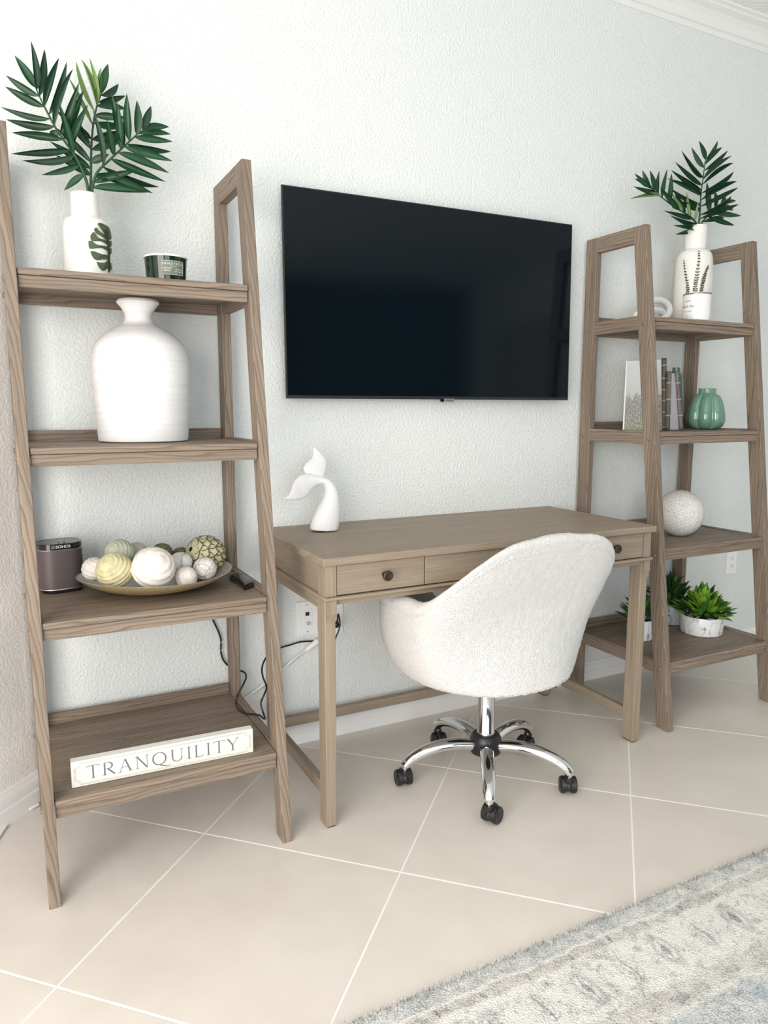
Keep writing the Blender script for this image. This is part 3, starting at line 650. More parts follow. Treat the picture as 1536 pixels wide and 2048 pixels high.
def palm_frond(plant, rach, tips, sc, off, yb, depth, lean, pale=(), wpx=16.5, rmax=.0042):
    """rachis and leaflet tips read off the photograph on a plane that leans; each leaflet leaves that plane by its own amount"""
    f = lambda u, v, dy=0: aty(off[0]+u/sc, off[1]+v/sc, yb+lean*max(0, (depth-off[1]-v/sc)/150)+dy)
    R_ = spline([f(*p) for p in rach], 30); n = len(R_)
    fr = tube('frond', R_, [rmax*(1-.7*k/n) for k in range(n)], STEMG, plant, 6)
    for k, (p, q) in enumerate(tips):
        a = f(*p); a = min((Vector(r_) for r_ in R_), key=lambda r_: (r_-a).length); dy = random.uniform(-.035, .03); b = f(*q, dy); wd = wpx*mpp(a)*random.uniform(.85, 1.12)
        me = random.choice(PALMLS if k in pale else PALMS)
        if k in pale: wd *= .62
        place_leaf(me, a, b, wd, fr, (CAM-a).normalized(), random.uniform(-.55, .55))
    return fr
def vase(name, prof_px, yc, base_z, m, label, n=64, lip=.004):
    """prof_px: (left u, right u, v) rows from the rim down"""
    P = []; cs = []
    for ul, ur, v in prof_px:
        c = aty((ul+ur)/2, v, yc); P.append(((ur-ul)/2*mpp(c), c.z)); cs.append(c.x)
    cx_ = sum(cs)/len(cs); P[-1] = (P[-1][0], base_z)
    P = P[::-1]
    sp = spline(P, 8*len(P)); sp = [(max(r, .002), z) for r, z in sp]; rim = sp[-1]
    sp = [(sp[0][0]*.93, sp[0][1])]+[(sp[0][0], sp[0][1]+.003)]+sp[2:]
    inner = [(max(r-lip, .004), z) for r, z in sp[len(sp)//3:]][::-1]
    prof = sp+[(rim[0]-lip*.4, rim[1]+lip*.35)]+inner+[(.0, inner[-1][1])]
    t = thing(name, (cx_, yc, base_z), label, 'vase')
    lathe('body', prof, (cx_, yc, 0), m, t, n); return t, cx_, sp
ZS = Z1[0]+.0004
vTL, vx, sp = vase('ceramic_vase', [(142, 194.8, 389), (142.3, 196, 410), (142.8, 198, 430), (143.5, 199.5, 435), (130, 210, 443), (127.5, 216, 452), (127, 220, 471), (128, 222, 510), (129, 223.5, 540), (131, 223, 549)], -.19, ZS, CERAM, 'white glazed vase with a green monstera leaf on it, holding palm fronds')
RV = max(r for r, z in sp)
MON = mat('monstera_green', (.075, .11, .055), .35)[0]; MOND = mat('monstera_rib_green', (.02, .04, .02), .4)[0]
def on_vase(u, v, out): return oncyl(110+u/5.486, 380+v/5.486, (vx, -.19), RV-.0005, out)
def relief(name, poly, m, parent, fn, th):
    V = [fn(u, v, 0) for u, v in poly]+[fn(u, v, th) for u, v in poly]; n = len(poly)
    c = Vector((0, 0, 0)); cu, cv = sum(p[0] for p in poly)/n, sum(p[1] for p in poly)/n; V.append(fn(cu, cv, th*1.5))
    return mesh(name, V, [(k, (k+1) % n, n+(k+1) % n, n+k) for k in range(n)]+[(n+k, n+(k+1) % n, 2*n) for k in range(n)], m, parent)
def rnd(poly, n=26):
    return spline(list(poly)+[poly[0]], n)[:-1]
leafp = relief('monstera_leaf', [(492, 372), (520, 400), (552, 500), (572, 600), (578, 700), (580, 900), (590, 900), (592, 700), (588, 590), (572, 480), (535, 392)], MOND, vTL, on_vase, .0035)
for P in ([(465, 372), (478, 361), (520, 372), (556, 395), (576, 440), (582, 496), (566, 494), (545, 478), (522, 450), (490, 410)],
          [(426, 432), (448, 412), (470, 440), (505, 470), (540, 500), (570, 530), (572, 556), (530, 525), (490, 498), (445, 470)],
          [(386, 505), (410, 468), (432, 470), (455, 510), (490, 535), (535, 548), (575, 575), (577, 600), (530, 575), (490, 560), (410, 560), (390, 535)],
          [(366, 562), (400, 560), (430, 585), (470, 605), (515, 612), (575, 632), (580, 672), (540, 645), (500, 635), (440, 640), (382, 645), (368, 610)],
          [(388, 676), (420, 672), (465, 690), (510, 706), (555, 712), (582, 735), (582, 765), (530, 760), (480, 768), (440, 765), (405, 725)],
          [(455, 790), (500, 798), (545, 795), (584, 770), (584, 850), (560, 862), (535, 884), (512, 882), (475, 840)],
          [(556, 390), (580, 412), (600, 460), (606, 505), (596, 500), (580, 440)], [(580, 470), (604, 490), (610, 530), (592, 545), (584, 520)],
          [(588, 570), (608, 560), (612, 610), (592, 625)], [(588, 650), (608, 640), (610, 690), (592, 705)], [(590, 790), (604, 800), (614, 850), (604, 878), (588, 866)]):
    relief('leaf_lobe', rnd(P), MON, leafp, on_vase, .003)
OFF1 = (0, 0); S1 = 2.56
pl = thing('palm_spray', (vx, -.19, ZS+.17), 'tall artificial palm fronds with pale new leaves, in the left white vase', 'plant')
palm_frond(pl, [(455, 1010), (440, 920), (385, 800), (300, 680), (245, 580), (200, 490), (180, 440)],
    [((182, 445), (78, 283)), ((195, 500), (25, 386)), ((222, 555), (22, 443)), ((255, 617), (0, 553)), ((272, 660), (25, 620)), ((300, 722), (55, 677)), ((325, 778), (55, 787)), ((345, 822), (118, 838)), ((372, 862), (212, 896)), ((402, 905), (328, 976)),
     ((186, 462), (168, 213)), ((202, 485), (228, 250)), ((228, 537), (297, 287)), ((250, 590), (342, 314)), ((276, 640), (367, 345)), ((305, 690), (405, 420)), ((325, 730), (430, 455)), ((350, 780), (447, 530)), ((300, 655), (255, 720)), ((360, 800), (300, 520))], S1, OFF1, -.19, 388, -.03)
palm_frond(pl, [(470, 1010), (475, 950), (500, 880), (560, 820), (640, 745), (700, 690), (737, 662)],
    [((735, 668), (775, 540)), ((692, 690), (707, 512)), ((656, 722), (647, 475)), ((630, 748), (570, 480)), ((590, 795), (547, 608)), ((520, 855), (482, 558)), ((610, 770), (600, 520)),
     ((735, 668), (868, 645)), ((715, 690), (879, 680)), ((690, 716), (885, 725)), ((662, 745), (888, 785)), ((640, 770), (885, 825)), ((605, 800), (868, 887)), ((572, 832), (848, 933)), ((540, 858), (825, 975)), ((510, 900), (785, 990)), ((490, 970), (770, 985)), ((500, 935), (705, 870)), ((495, 910), (640, 905))], S1, OFF1, -.19, 388, -.045)
palm_frond(pl, [(462, 1010), (465, 930), (468, 750), (480, 620), (500, 530), (520, 480)],
    [((520, 492), (622, 433)), ((508, 520), (643, 490)), ((500, 552), (650, 555)), ((495, 595), (652, 605)), ((490, 640), (652, 645)), ((480, 705), (650, 675)), ((472, 765), (640, 705)), ((470, 830), (560, 790)),
     ((520, 480), (553, 322)), ((512, 505), (513, 335)), ((500, 530), (460, 285)), ((495, 545), (420, 290)), ((485, 565), (380, 305)), ((470, 640), (350, 390)), ((462, 730), (345, 540)), ((445, 770), (280, 550)), ((452, 830), (290, 655)), ((450, 870), (255, 722)), ((445, 900), (285, 795)), ((440, 700), (310, 620))], S1, OFF1, -.19, 388, .03, pale=(9, 10, 11, 12, 13, 14))
# candle in a dark green glass jar
DKG = mat('dark_green_glass', (.008, .022, .010), .07, spec=.6)[0]; LABG = mat('sage_label', (.16, .19, .15), .6)[0]; WAX = mat('ivory_wax', (.85, .82, .76), .5)[0]; PRINT = mat('pale_print', (.8, .8, .76), .6)[0]
cc = aty(331.5, 530, -.275); cr = 41*mpp(cc); zt = aty(331, 507, -.275-cr).z
cnd = thing('jar_candle', (cc.x, -.275, ZS), 'dark green glass candle jar with grey green label on the top left shelf', 'candle')
crb = cr*.93
lathe('jar', [(crb*.92, ZS), (crb*.985, ZS+.002), (crb, ZS+.006), (cr*.995, zt-.006), (cr, zt-.0035), (cr-.0035, zt-.0035), (crb-.004, ZS+.012), (0, ZS+.011)], (cc.x, -.275, 0), DKG, cnd, 64)
lathe('rim', [(cr-.004, zt-.004), (cr+.0012, zt-.004), (cr+.0014, zt), (cr-.002, zt+.001), (cr-.004, zt)], (cc.x, -.275, 0), WAX, cnd, 64)
lathe('wax', [(cr-.005, zt-.022), (0, zt-.021)], (cc.x, -.275, 0), WAX, cnd, 40)
fa = math.atan2(CAM.y+.275, CAM.x-cc.x)+.36        # label faces the room, a little to the right of the lens
def on_jar(x, z, out): rr = crb+(cr-crb)*(z-ZS)/(zt-ZS)+out; a = fa+x/cr; return Vector((cc.x+rr*math.cos(a), -.275+rr*math.sin(a), z))
zl0, zl1 = zt-.050, zt-.0145; V, F_ = [], []
for i in range(25):
    for z in (zl0, zl1): V.append(on_jar(-.031+.062*i/24, z, .0006))
for i in range(24): F_.append((2*i, 2*i+2, 2*i+3, 2*i+1))
lb = mesh('label', V, F_, LABG, cnd)
for s_, sz, x_, z_ in (('S A N D + F O G', .0078, 0, zl1-.011), ('FORAGED', .0050, -.016, zl1-.021), ('BERRIES', .0050, -.016, zl1-.027), ('NATURAL', .0044, .016, zl1-.0225), ('WAX BLEND', .0044, .016, zl1-.028), ('scented candle', .0030, 0, zl1-.0148)):
    text('lettering', s_, sz, PRINT, lb, lambda x, y, x_=x_, z_=z_: on_jar(x_+x, z_+y, .0011))
bd = []
for x_, z_ in ([(-.0295+.059*k/20, zl0+.0015) for k in range(21)]+[(.0295, zl0+.0015+(zl1-zl0-.003)*k/8) for k in range(1, 9)]+[(.0295-.059*k/20, zl1-.0015) for k in range(1, 21)]+[(-.0295, zl1-.0015-(zl1-zl0-.003)*k/8) for k in range(1, 8)]): bd.append(on_jar(x_, z_, .0009))
tube('label_border', bd, .0003, PRINT, lb, 4, closed=True)

# ------------------------------------------------------------------ left ladder: second shelf
ZS = Z1[1]+.0004
vase('floor_vase', [(236, 315, 602), (234.5, 316, 607), (240, 310, 614), (249, 303, 628), (249.5, 304, 640), (244.5, 312, 650), (228, 331, 660), (208, 351, 674), (194, 367, 694), (188.5, 373.5, 720), (188, 375, 742), (193, 375.5, 793), (198, 375.5, 830), (202, 374.5, 868), (204, 373.5, 884)], -.165, ZS, CHALK, 'large chalky white bottle vase with flared lip on the second left shelf', 96, .006)

# ------------------------------------------------------------------ left ladder: third shelf
ZS = Z1[2]+.0004
GRL = None
def grille():
    m, nt, b = mat('speaker_grille', (.10, .075, .075), .5, spec=.4)
    v = coords(nt, 'Object', (1, 1, 1), (0, .75, 0)); wv = nd(nt, 'ShaderNodeTexWave', wave_type='BANDS', bands_direction='X'); wv.inputs['Scale'].default_value = 95; nt.links.new(v, wv.inputs[0])
    r = ramp(nt, [(.2, (.055, .042, .042)), (.8, (.15, .12, .12))]); nt.links.new(wv.outputs['Fac'], r.inputs[0]); nt.links.new(r.outputs[0], b.inputs['Base Color']); b.inputs['Metallic'].default_value = .3; return m
GRL = grille()
def rrect(w_, d_, r, n=8):
    P = []
    for cx_, cy_, a0 in ((w_/2-r, d_/2-r, 0), (-w_/2+r, d_/2-r, 90), (-w_/2+r, -d_/2+r, 180), (w_/2-r, -d_/2+r, 270)):
        for k in range(n+1): a = math.radians(a0+90*k/n); P.append((cx_+r*math.cos(a), cy_+r*math.sin(a)))
    return P
SA = .13; SC = Vector((.2245, -.1265, 0)); WD_, DD_ = .112, .096
def prism(name, rows, m, parent, smooth=True):
    """rows: (scale inset, z)"""
    V = []; base = None
    for ins, z in rows:
        P = rrect(WD_-2*ins, DD_-2*ins, max(.036-ins, .004)); n = len(P)
        for x, y in P: V.append((SC.x+x*math.cos(SA)-y*math.sin(SA), SC.y+x*math.sin(SA)+y*math.cos(SA), z))
    F_ = [(i*n+k, i*n+(k+1) % n, (i+1)*n+(k+1) % n, (i+1)*n+k) for i in range(len(rows)-1) for k in range(n)]+[tuple(range(n-1, -1, -1)), tuple((len(rows)-1)*n+k for k in range(n))]
    o = mesh(name, V, F_, m, parent, smooth); sharp(o); return o
sp_ = thing('smart_speaker', (SC.x, SC.y, ZS), 'dark rounded wireless speaker with a mesh grille beside the dish on the left', 'speaker')
prism('base', [(.008, ZS), (.004, ZS+.008), (.004, ZS+.010)], BLACKP, sp_)
prism('lower_trim', [(.0, ZS+.010), (-.0006, ZS+.011), (0, ZS+.0125)], SILVER, sp_)
prism('grille', [(.0005, ZS+.0125), (.0005, ZS+.117)], GRL, sp_)
prism('upper_trim', [(.0, ZS+.117), (-.0006, ZS+.118), (0, ZS+.119)], SILVER, sp_)
tp = prism('top_band', [(.001, ZS+.119), (.001, ZS+.134), (.0018, ZS+.1352), (.005, ZS+.1352), (.006, ZS+.1345)], BLACKG, sp_)
prism('top_panel', [(.006, ZS+.1342), (.0062, ZS+.1349)], mat('grey_top_panel', (.11, .095, .095), .3)[0], sp_)
def spk(x, y, z): return Vector((SC.x+x*math.cos(SA)-y*math.sin(SA), SC.y+x*math.sin(SA)+y*math.cos(SA), z))
text('lettering', 'SONOS', .0105, PRINT, tp, lambda x, y: spk(.002+x*1.05, -DD_/2+.0006, ZS+.1235+y))
for k in (-1, 1): tube('button', [spk(.002+k*.005, -DD_/2+.022, ZS+.1352), spk(.002+k*.009, -DD_/2+.022, ZS+.1352)], .0016, BLACKP, sp_, 6)

GOLD = None
def goldbowl():
    m, nt, b = mat('hammered_gold_lacquer', (.42, .33, .17), .38, .35)
    v = coords(nt, 'Object'); n = tnoise(nt, v, 190, 2); r = ramp(nt, [(.3, (.36, .275, .135)), (.7, (.52, .42, .24))]); nt.links.new(n, r.inputs[0]); nt.links.new(r.outputs[0], b.inputs['Base Color'])
    bump(nt, b, n, .5, .0015); return m
GOLD = goldbowl(); SILV = mat('pewter_lining', (.50, .49, .47), .35, .5)[0]
BX, BY, BRX, BRY, BZ = .4585, -.233, .2045, .185, .7035
bowl = thing('wide_bowl', (BX, BY, ZS), 'wide shallow gold bowl full of decorative balls on the third left shelf', 'bowl')
def bowl_surf(name, prof, m, flip=False):
    V, n = [], 96
    for s, z in prof:
        for k in range(n):
            a = 2*PI*k/n; wv = .0035*math.sin(2*a+.6)*(s**4); V.append((BX+BRX*s*math.cos(a), BY+BRY*s*math.sin(a), ZS+z*(BZ-ZS)+wv))
    F_ = [(i*n+k, i*n+(k+1) % n, (i+1)*n+(k+1) % n, (i+1)*n+k) for i in range(len(prof)-1) for k in range(n)]+[tuple((len(prof)-1)*n+k for k in range(n))]
    return mesh(name, V, F_, m, bowl, True)
OUT = [(1.0, 1.0), (.985, .93), (.93, .76), (.84, .55), (.72, .35), (.58, .18), (.45, .06), (.36, 0), (.1, 0)]
bowl_surf('outer_shell', OUT, GOLD); bowl_surf('lining', [(1.0, 1.0), (.99, 1.02), (.975, .985), (.92, .82), (.83, .63), (.71, .44), (.57, .27), (.44, .16), (.2, .12)], SILV)
def ballm(name, c1, c2, rough=.7):
    m, nt, b = mat(name, c1, rough, spec=.3); v = coords(nt, 'Object'); n = tnoise(nt, v, 45, 4, .65)
    r = ramp(nt, [(.35, c2), (.55, c1)]); nt.links.new(n, r.inputs[0]); nt.links.new(r.outputs[0], b.inputs['Base Color']); bump(nt, b, n, .3, .002); return m
BW = ballm('ivory_husk', (.82, .77, .71), (.72, .66, .60)); BY_ = ballm('straw_yellow_fibre', (.62, .58, .36), (.48, .44, .25)); BG = ballm('pale_sage_fibre', (.55, .58, .46), (.42, .46, .34)); BT = ballm('cream_cane', (.68, .64, .57), (.52, .47, .41))
BGR = ballm('olive_leaf_scale', (.23, .25, .13), (.13, .15, .075)); BART = ballm('pale_green_scale', (.56, .56, .37), (.42, .43, .25)); BRN = mat('brown_fibre', (.13, .075, .045), .8)[0]; BCAP = ballm('shell_white', (.80, .77, .74), (.62, .60, .58))
def bowl_in(x, y):   # inner height of the bowl
    s = math.hypot((x-BX)/BRX, (y-BY)/BRY); pr = [(.0, .12), (.2, .12), (.44, .16), (.57, .27), (.71, .44), (.83, .63), (.92, .82), (.975, .985), (9, 1)]
    for (a, z0), (b, z1) in zip(pr, pr[1:]):
        if s <= b: return ZS+(z0+(z1-z0)*(s-a)/(b-a))*(BZ-ZS)
def ball(u, v, rpx, y, m, label, kind, axis=(0, 0, 1), turns=9, group='decorative balls in the gold bowl'):
    c = aty(u, v, y); r = rpx*mpp(c); ax = Vector(axis).normalized(); q = ax.to_track_quat('Z', 'Y')
    if kind == 'swirl':       # ridges winding round the axis
        V, F_ = [], []; n, k_ = 64, 110
        for i in range(k_+1):
            th = PI*i/k_
            for k in range(n):
                ph = 2*PI*k/n; rr = r*(1+.020*math.sin(turns*3.2*th+ph)*math.sin(th)**.5+.012*noise.noise(Vector((math.cos(ph)*3, math.sin(ph)*3, th*5))))
                V.append(c+q @ Vector((rr*math.sin(th)*math.cos(ph), rr*math.sin(th)*math.sin(ph), rr*math.cos(th))))
        F_ = [(i*n+k, i*n+(k+1) % n, (i+1)*n+(k+1) % n, (i+1)*n+k) for i in range(k_) for k in range(n)]
        o = mesh('decorative_ball', V, F_, m, None, True); o_loc(o, c); return tag(o, label, 'ball', group)
    t = thing('decorative_ball', c, label, 'ball', group)
    if kind == 'scales':      # overlapping scales from the tip to the base
        lathe('core', [(r*.93*s, z*r*.93) for s, z in sphere_pts()], c, BRN, t, 24, axis=ax)
        N = 8
        sm_ = bpy.data.meshes.new('scale'); sv = []; 
        for i in range(5):
            for j in (-2, -1, 0, 1, 2):
                tt = i/4; wd = (1, 1, .92, .66, .0)[i]; sv.append((tt, j/4*wd, .10-.05*(j/2)**2+.05*tt))
        sm_.from_pydata(sv, [], [(i*5+j, (i+1)*5+j, (i+1)*5+j+1, i*5+j+1) for i in range(4) for j in range(4)]); sm_.materials.append(m)
        se = bpy.data.meshes.new('scale_edge'); ed = [(1.10, 0), (.80, -.45), (.5, -.57), (.2, -.6), (.2, .6), (.5, .57), (.80, .45)]
        se.from_pydata([(x, y, .082-.05*(y*2)**2+.045*x) for x, y in ed], [], [tuple(range(7))]); se.materials.append(BRN)
        for p in sm_.polygons: p.use_smooth = True
        for i in range(1, N):
            th = PI*i/N; cnt = max(3, int(2*PI*math.sin(th)*2.1))
            for k in range(cnt):
                ph = 2*PI*(k+.5*(i % 2))/cnt; e = Vector((math.sin(th)*math.cos(ph), math.sin(th)*math.sin(ph), math.cos(th)))
                dn = Vector((math.cos(th)*math.cos(ph), math.cos(th)*math.sin(ph), -math.sin(th))); lt = e.cross(dn)
                e, dn, lt = q @ e, q @ dn, q @ lt; s_ = r*.62; st = (dn+e*.06).normalized(); nn = st.cross(-lt).normalized(); nn = nn if nn.dot(e) > 0 else -nn
                Mx = Matrix((st*s_, lt*s_*1.15, nn*s_)).transposed().to_4x4(); Mx.translation = e*r*.955-dn*s_*.45
                sc_ = bpy.data.objects.new('scale', sm_); COL.objects.link(sc_); sc_.parent = t; sc_.matrix_local = Mx
                ee = bpy.data.objects.new('scale_edge', se); COL.objects.link(ee); ee.parent = sc_
        return t
    # shell ball: overlapping rounded caps with dark rims
    lathe('core', [(r*.97*s, z*r*.97) for s, z in sphere_pts()], c, m, t, 32, axis=ax)
    rn_ = random.Random(int(u))
    for k in range(kind):
        d = Vector((rn_.uniform(-1, 1), rn_.uniform(-1, .2)-.4, rn_.uniform(-.5, 1))).normalized(); qd = d.to_track_quat('Z', 'Y'); al = rn_.uniform(.55, .85); n = 22
        V = [c+d*r*1.012]
        for i in (1, 2, 3, 4):
            for k2 in range(n): a = 2*PI*k2/n; th = al*i/4*(1+.12*math.sin(2*a+k)); V.append(c+qd @ (Vector((math.sin(th)*math.cos(a), math.sin(th)*math.sin(a), math.cos(th)))*r*(1.012 if i < 4 else 1.004)))
        F_ = [(0, 1+k2, 1+(k2+1) % n) for k2 in range(n)]+[(1+i*n+k2, 1+(i+1)*n+k2, 1+(i+1)*n+(k2+1) % n, 1+i*n+(k2+1) % n) for i in range(3) for k2 in range(n)]
        cap = mesh('shell_piece', V, F_, m, t, True)
        tube('dark_edge', [V[1+3*n+k2] for k2 in range(n)], r*.018, BRN, cap, 4, closed=True)
    return t
def o_loc(o, c):
    for v in o.data.vertices: v.co -= c
    o.location = c
ball(188, 1138, 23.5, -.255, BW, 'small white twisted-husk ball at the far left of the bowl', 'swirl', (.4, -.3, 1), 5)
ball(230, 1141, 36, -.30, BY_, 'pale yellow coiled-fibre ball at the front left of the bowl', 'swirl', (-.45, -.55, .7), 8)
ball(239, 1107, 28.5, -.20, BG, 'pale sage green coiled ball behind the yellow ball', 'swirl', (-.6, -.5, .35), 7)
ball(274, 1104, 20, -.125, BT, 'small cream ribbed ball at the back, right of the pale sage ball', 'swirl', (1, .1, .1), 7)
ball(307, 1136, 42, -.335, BW, 'largest smooth ivory ball at the front centre of the bowl', 'swirl', (.2, -.8, .6), 5)
ball(293, 1121, 26, -.225, BCAP, 'white ball with dark brown cracks behind the largest ivory ball', 4)
ball(324, 1107, 19.5, -.155, BGR, 'small olive green scaly ball at the back, behind the largest ivory ball', 'scales', (.1, .2, 1))
ball(361, 1112, 16.5, -.13, BGR, 'tiny olive green scaly ball at the back, left of the artichoke ball', 'scales', (-.3, .1, 1))
ball(361, 1127, 24, -.235, BCAP, 'greyish white patched ball between ivory ball and brown-banded ball', 2)
ball(411, 1110, 36, -.19, BART, 'big pale green artichoke ball with brown-edged scales at the right of the bowl', 'scales', (-.75, -.3, .4))
ball(372, 1155, 22, -.315, BW, 'half sunken cream ball at the front right of the bowl', 'swirl', (.5, -.7, .3), 4)
ball(409, 1137, 23.5, -.27, BCAP, 'white ball with brown bands in front of the artichoke ball', 3)
# remote control
rm = thing('remote_control', (.68, -.28, ZS), 'black remote control lying at the right end of the third left shelf', 'remote')
A, B, C2, D2 = at(488, 1182, 2, ZS), at(508.5, 1174, 2, ZS), at(478, 1151, 2, ZS), at(458, 1158, 2, ZS)
def rpt(s, t, h): p = A.lerp(B, s); q = D2.lerp(C2, s); r = p.lerp(q, t); return Vector((r.x, r.y, ZS+.0005+h))
V, F_ = [], []; n = 12
for i in range(n+1):
    t = i/n; arch = .006*(math.sin(PI*t)) ; ht = .019-.006*t-.005*(t > .96)-.004*(t < .04)
    for s, f_ in ((.06, 0), (.0, .45), (.08, .95), (.5, 1.06), (.92, .95), (1.0, .45), (.94, 0)): V.append(rpt(s, t, arch*(1 if f_ < .2 else .8)*.7+ht*f_))
F_ = [(i*7+k, i*7+(k+1) % 7, (i+1)*7+(k+1) % 7, (i+1)*7+k) for i in range(n) for k in range(7)]+[tuple(range(6, -1, -1)), tuple(n*7+k for k in range(7))]
rb = mesh('casing', V, F_, BLACKG, rm, True); sharp(rb, 50)
for t, s in ((.72, .5), (.80, .3), (.80, .7), (.62, .3), (.62, .7), (.9, .5)):
    p = rpt(s, t, .006*math.sin(PI*t)*.56+(.019-.006*t)*1.02); lathe('button', [(.0035, 0), (.003, .001), (0, .0012)], p, SLOT if t < .85 else SILVER, rm, 10)

# ------------------------------------------------------------------ left ladder: bottom shelf, TRANQUILITY sign
ZS = Z1[3]+.0006
SGN = mat('cream_painted_wood', (.80, .775, .69), .6)[0]; SGT = mat('white_sign_edge', (.84, .84, .81), .6)[0]; INK = mat('slate_ink', (.16, .16, .20), .6)[0]; LINE = mat('grey_sign_line', (.42, .42, .38), .6)[0]
a, b = at(144, 1577, 2, ZS), at(507, 1504, 2, ZS); SL = (b-a).length; sx_ = (b-a)/SL; sn = Vector((sx_.y, -sx_.x, 0)); SHT = aty(140, 1526, a.y).z-ZS; STH = .026
sg = thing('word_sign', a.lerp(b, .5), 'long cream block sign reading TRANQUILITY on the bottom left shelf', 'sign')
bk = -sn*STH
hexa('block', [a, b, b+bk, a+bk, a+Vector((0, 0, SHT)), b+Vector((0, 0, SHT)), b+bk+Vector((0, 0, SHT)), a+bk+Vector((0, 0, SHT))], SGT, sg, 0, .0016)
def sgp(x, z, o): return a+sx_*x+Vector((0, 0, z))+sn*o
fp = mesh('face_panel', [sgp(.0022, .0022, .0005), sgp(SL-.0022, .0022, .0005), sgp(SL-.0022, SHT-.0022, .0005), sgp(.0022, SHT-.0022, .0005)], [(0, 1, 2, 3)], SGN, sg)
# serif letters from strokes: (x0,y0,x1,y1,width) in units of cap height
def arc(cx_, cy_, rx, ry, a0, a1, w0, w1, n=14):
    q = []
    for k in range(n):
        t0, t1 = [math.radians(a0+(a1-a0)*(k+d)/n) for d in (0, 1)]; wm = w0+(w1-w0)*abs(math.cos((t0+t1)/2))
        q.append((cx_+rx*math.cos(t0), cy_+ry*math.sin(t0), cx_+rx*math.cos(t1), cy_+ry*math.sin(t1), wm))
    return q
th_, tk = .045, .115; sf = lambda x, y, w_=.26: [(x-w_/2, y, x+w_/2, y, .04)]
GL = {'T': (.86, [(.43, 0, .43, 1, tk), (.03, .975, .83, .975, .05), (.03, .975, .0, .85, .04), (.83, .975, .86, .85, .04)]+sf(.43, .02)),
 'R': (.86, [(.16, 0, .16, 1, tk), (.10, .98, .42, .98, th_), (.16, .50, .42, .50, th_), (.36, .50, .80, .02, tk)]+arc(.42, .74, .24, .24, -90, 90, th_, tk)+sf(.16, .02)+[(.74, .02, .90, .02, .04)]),
 'A': (.98, [(.14, .02, .50, 1, th_), (.50, 1, .84, .02, tk), (.24, .36, .72, .36, th_)]+sf(.12, .02, .24)+sf(.84, .02)),
 'N': (1.0, [(.16, 0, .16, 1, th_), (.14, 1, .84, .0, tk), (.84, 0, .84, 1, th_), (.02, .98, .2, .98, .04)]+sf(.16, .02, .24)+sf(.84, .98, .24)),
 'Q': (1.12, arc(.52, .5, .45, .49, 0, 360, th_, tk, 30)+[(.50, .02, .72, -.10, .09), (.72, -.10, 1.0, -.20, .085), (1.0, -.20, 1.30, -.18, .05)]),
 'U': (.98, [(.16, 1, .16, .34, tk), (.82, 1, .82, .34, th_)]+arc(.49, .34, .33, .33, 180, 360, th_, .09)+sf(.16, .98)+sf(.82, .98, .22)),
 'I': (.38, [(.19, 0, .19, 1, tk)]+sf(.19, .02)+sf(.19, .98)),
 'L': (.70, [(.17, 0, .17, 1, tk), (.10, .025, .62, .025, .05), (.62, .025, .68, .17, .04)]+sf(.17, .98)),
 'Y': (.86, [(.43, 0, .43, .46, tk), (.08, .98, .43, .45, tk), (.80, .98, .43, .45, th_)]+sf(.43, .02)+sf(.08, .98, .24)+sf(.80, .98, .2))}
word = 'TRANQUILITY'; gap = .17; tot = sum(GL[c][0] for c in word)+gap*(len(word)-1); x_a, x_b = .034, SL-.040; hs_ = SHT*.50; ks = (x_b-x_a)/tot; x = x_a; z_b = SHT*.26
for ch in word:
    V, F_ = [], []
    for k, (xa_, ya_, xb_, yb_, wd) in enumerate(GL[ch][1]):
        p, q = Vector((x+xa_*ks, z_b+ya_*hs_)), Vector((x+xb_*ks, z_b+yb_*hs_)); d = (q-p).normalized(); nn = Vector((-d.y, d.x))*wd*hs_*.5; e = d*.0002; o_ = .0009+k*.00001; m0 = len(V)
        V += [sgp(*(p-e-nn), o_), sgp(*(q+e-nn), o_), sgp(*(q+e+nn), o_), sgp(*(p-e+nn), o_)]; F_.append((m0, m0+1, m0+2, m0+3))
    mesh('letter', V, F_, INK, fp); x += (GL[ch][0]+gap)*ks
for ins in (.0065, .0095):
    P = []; r = .012; x0_, x1_, z0_, z1_ = ins, SL-ins, ins*.75, SHT-ins*.75
    for cx_, cz_, a0 in ((x0_, z0_, 90), (x1_, z0_, 180), (x1_, z1_, 270), (x0_, z1_, 0)):
        P += [(cx_+r*math.cos(math.radians(a0-90*k/8)), cz_+r*math.sin(math.radians(a0-90*k/8))) for k in range(9)]
    tube('border_line', [sgp(px, pz, .0007) for px, pz in P], .00045, LINE, fp, 4, closed=True)

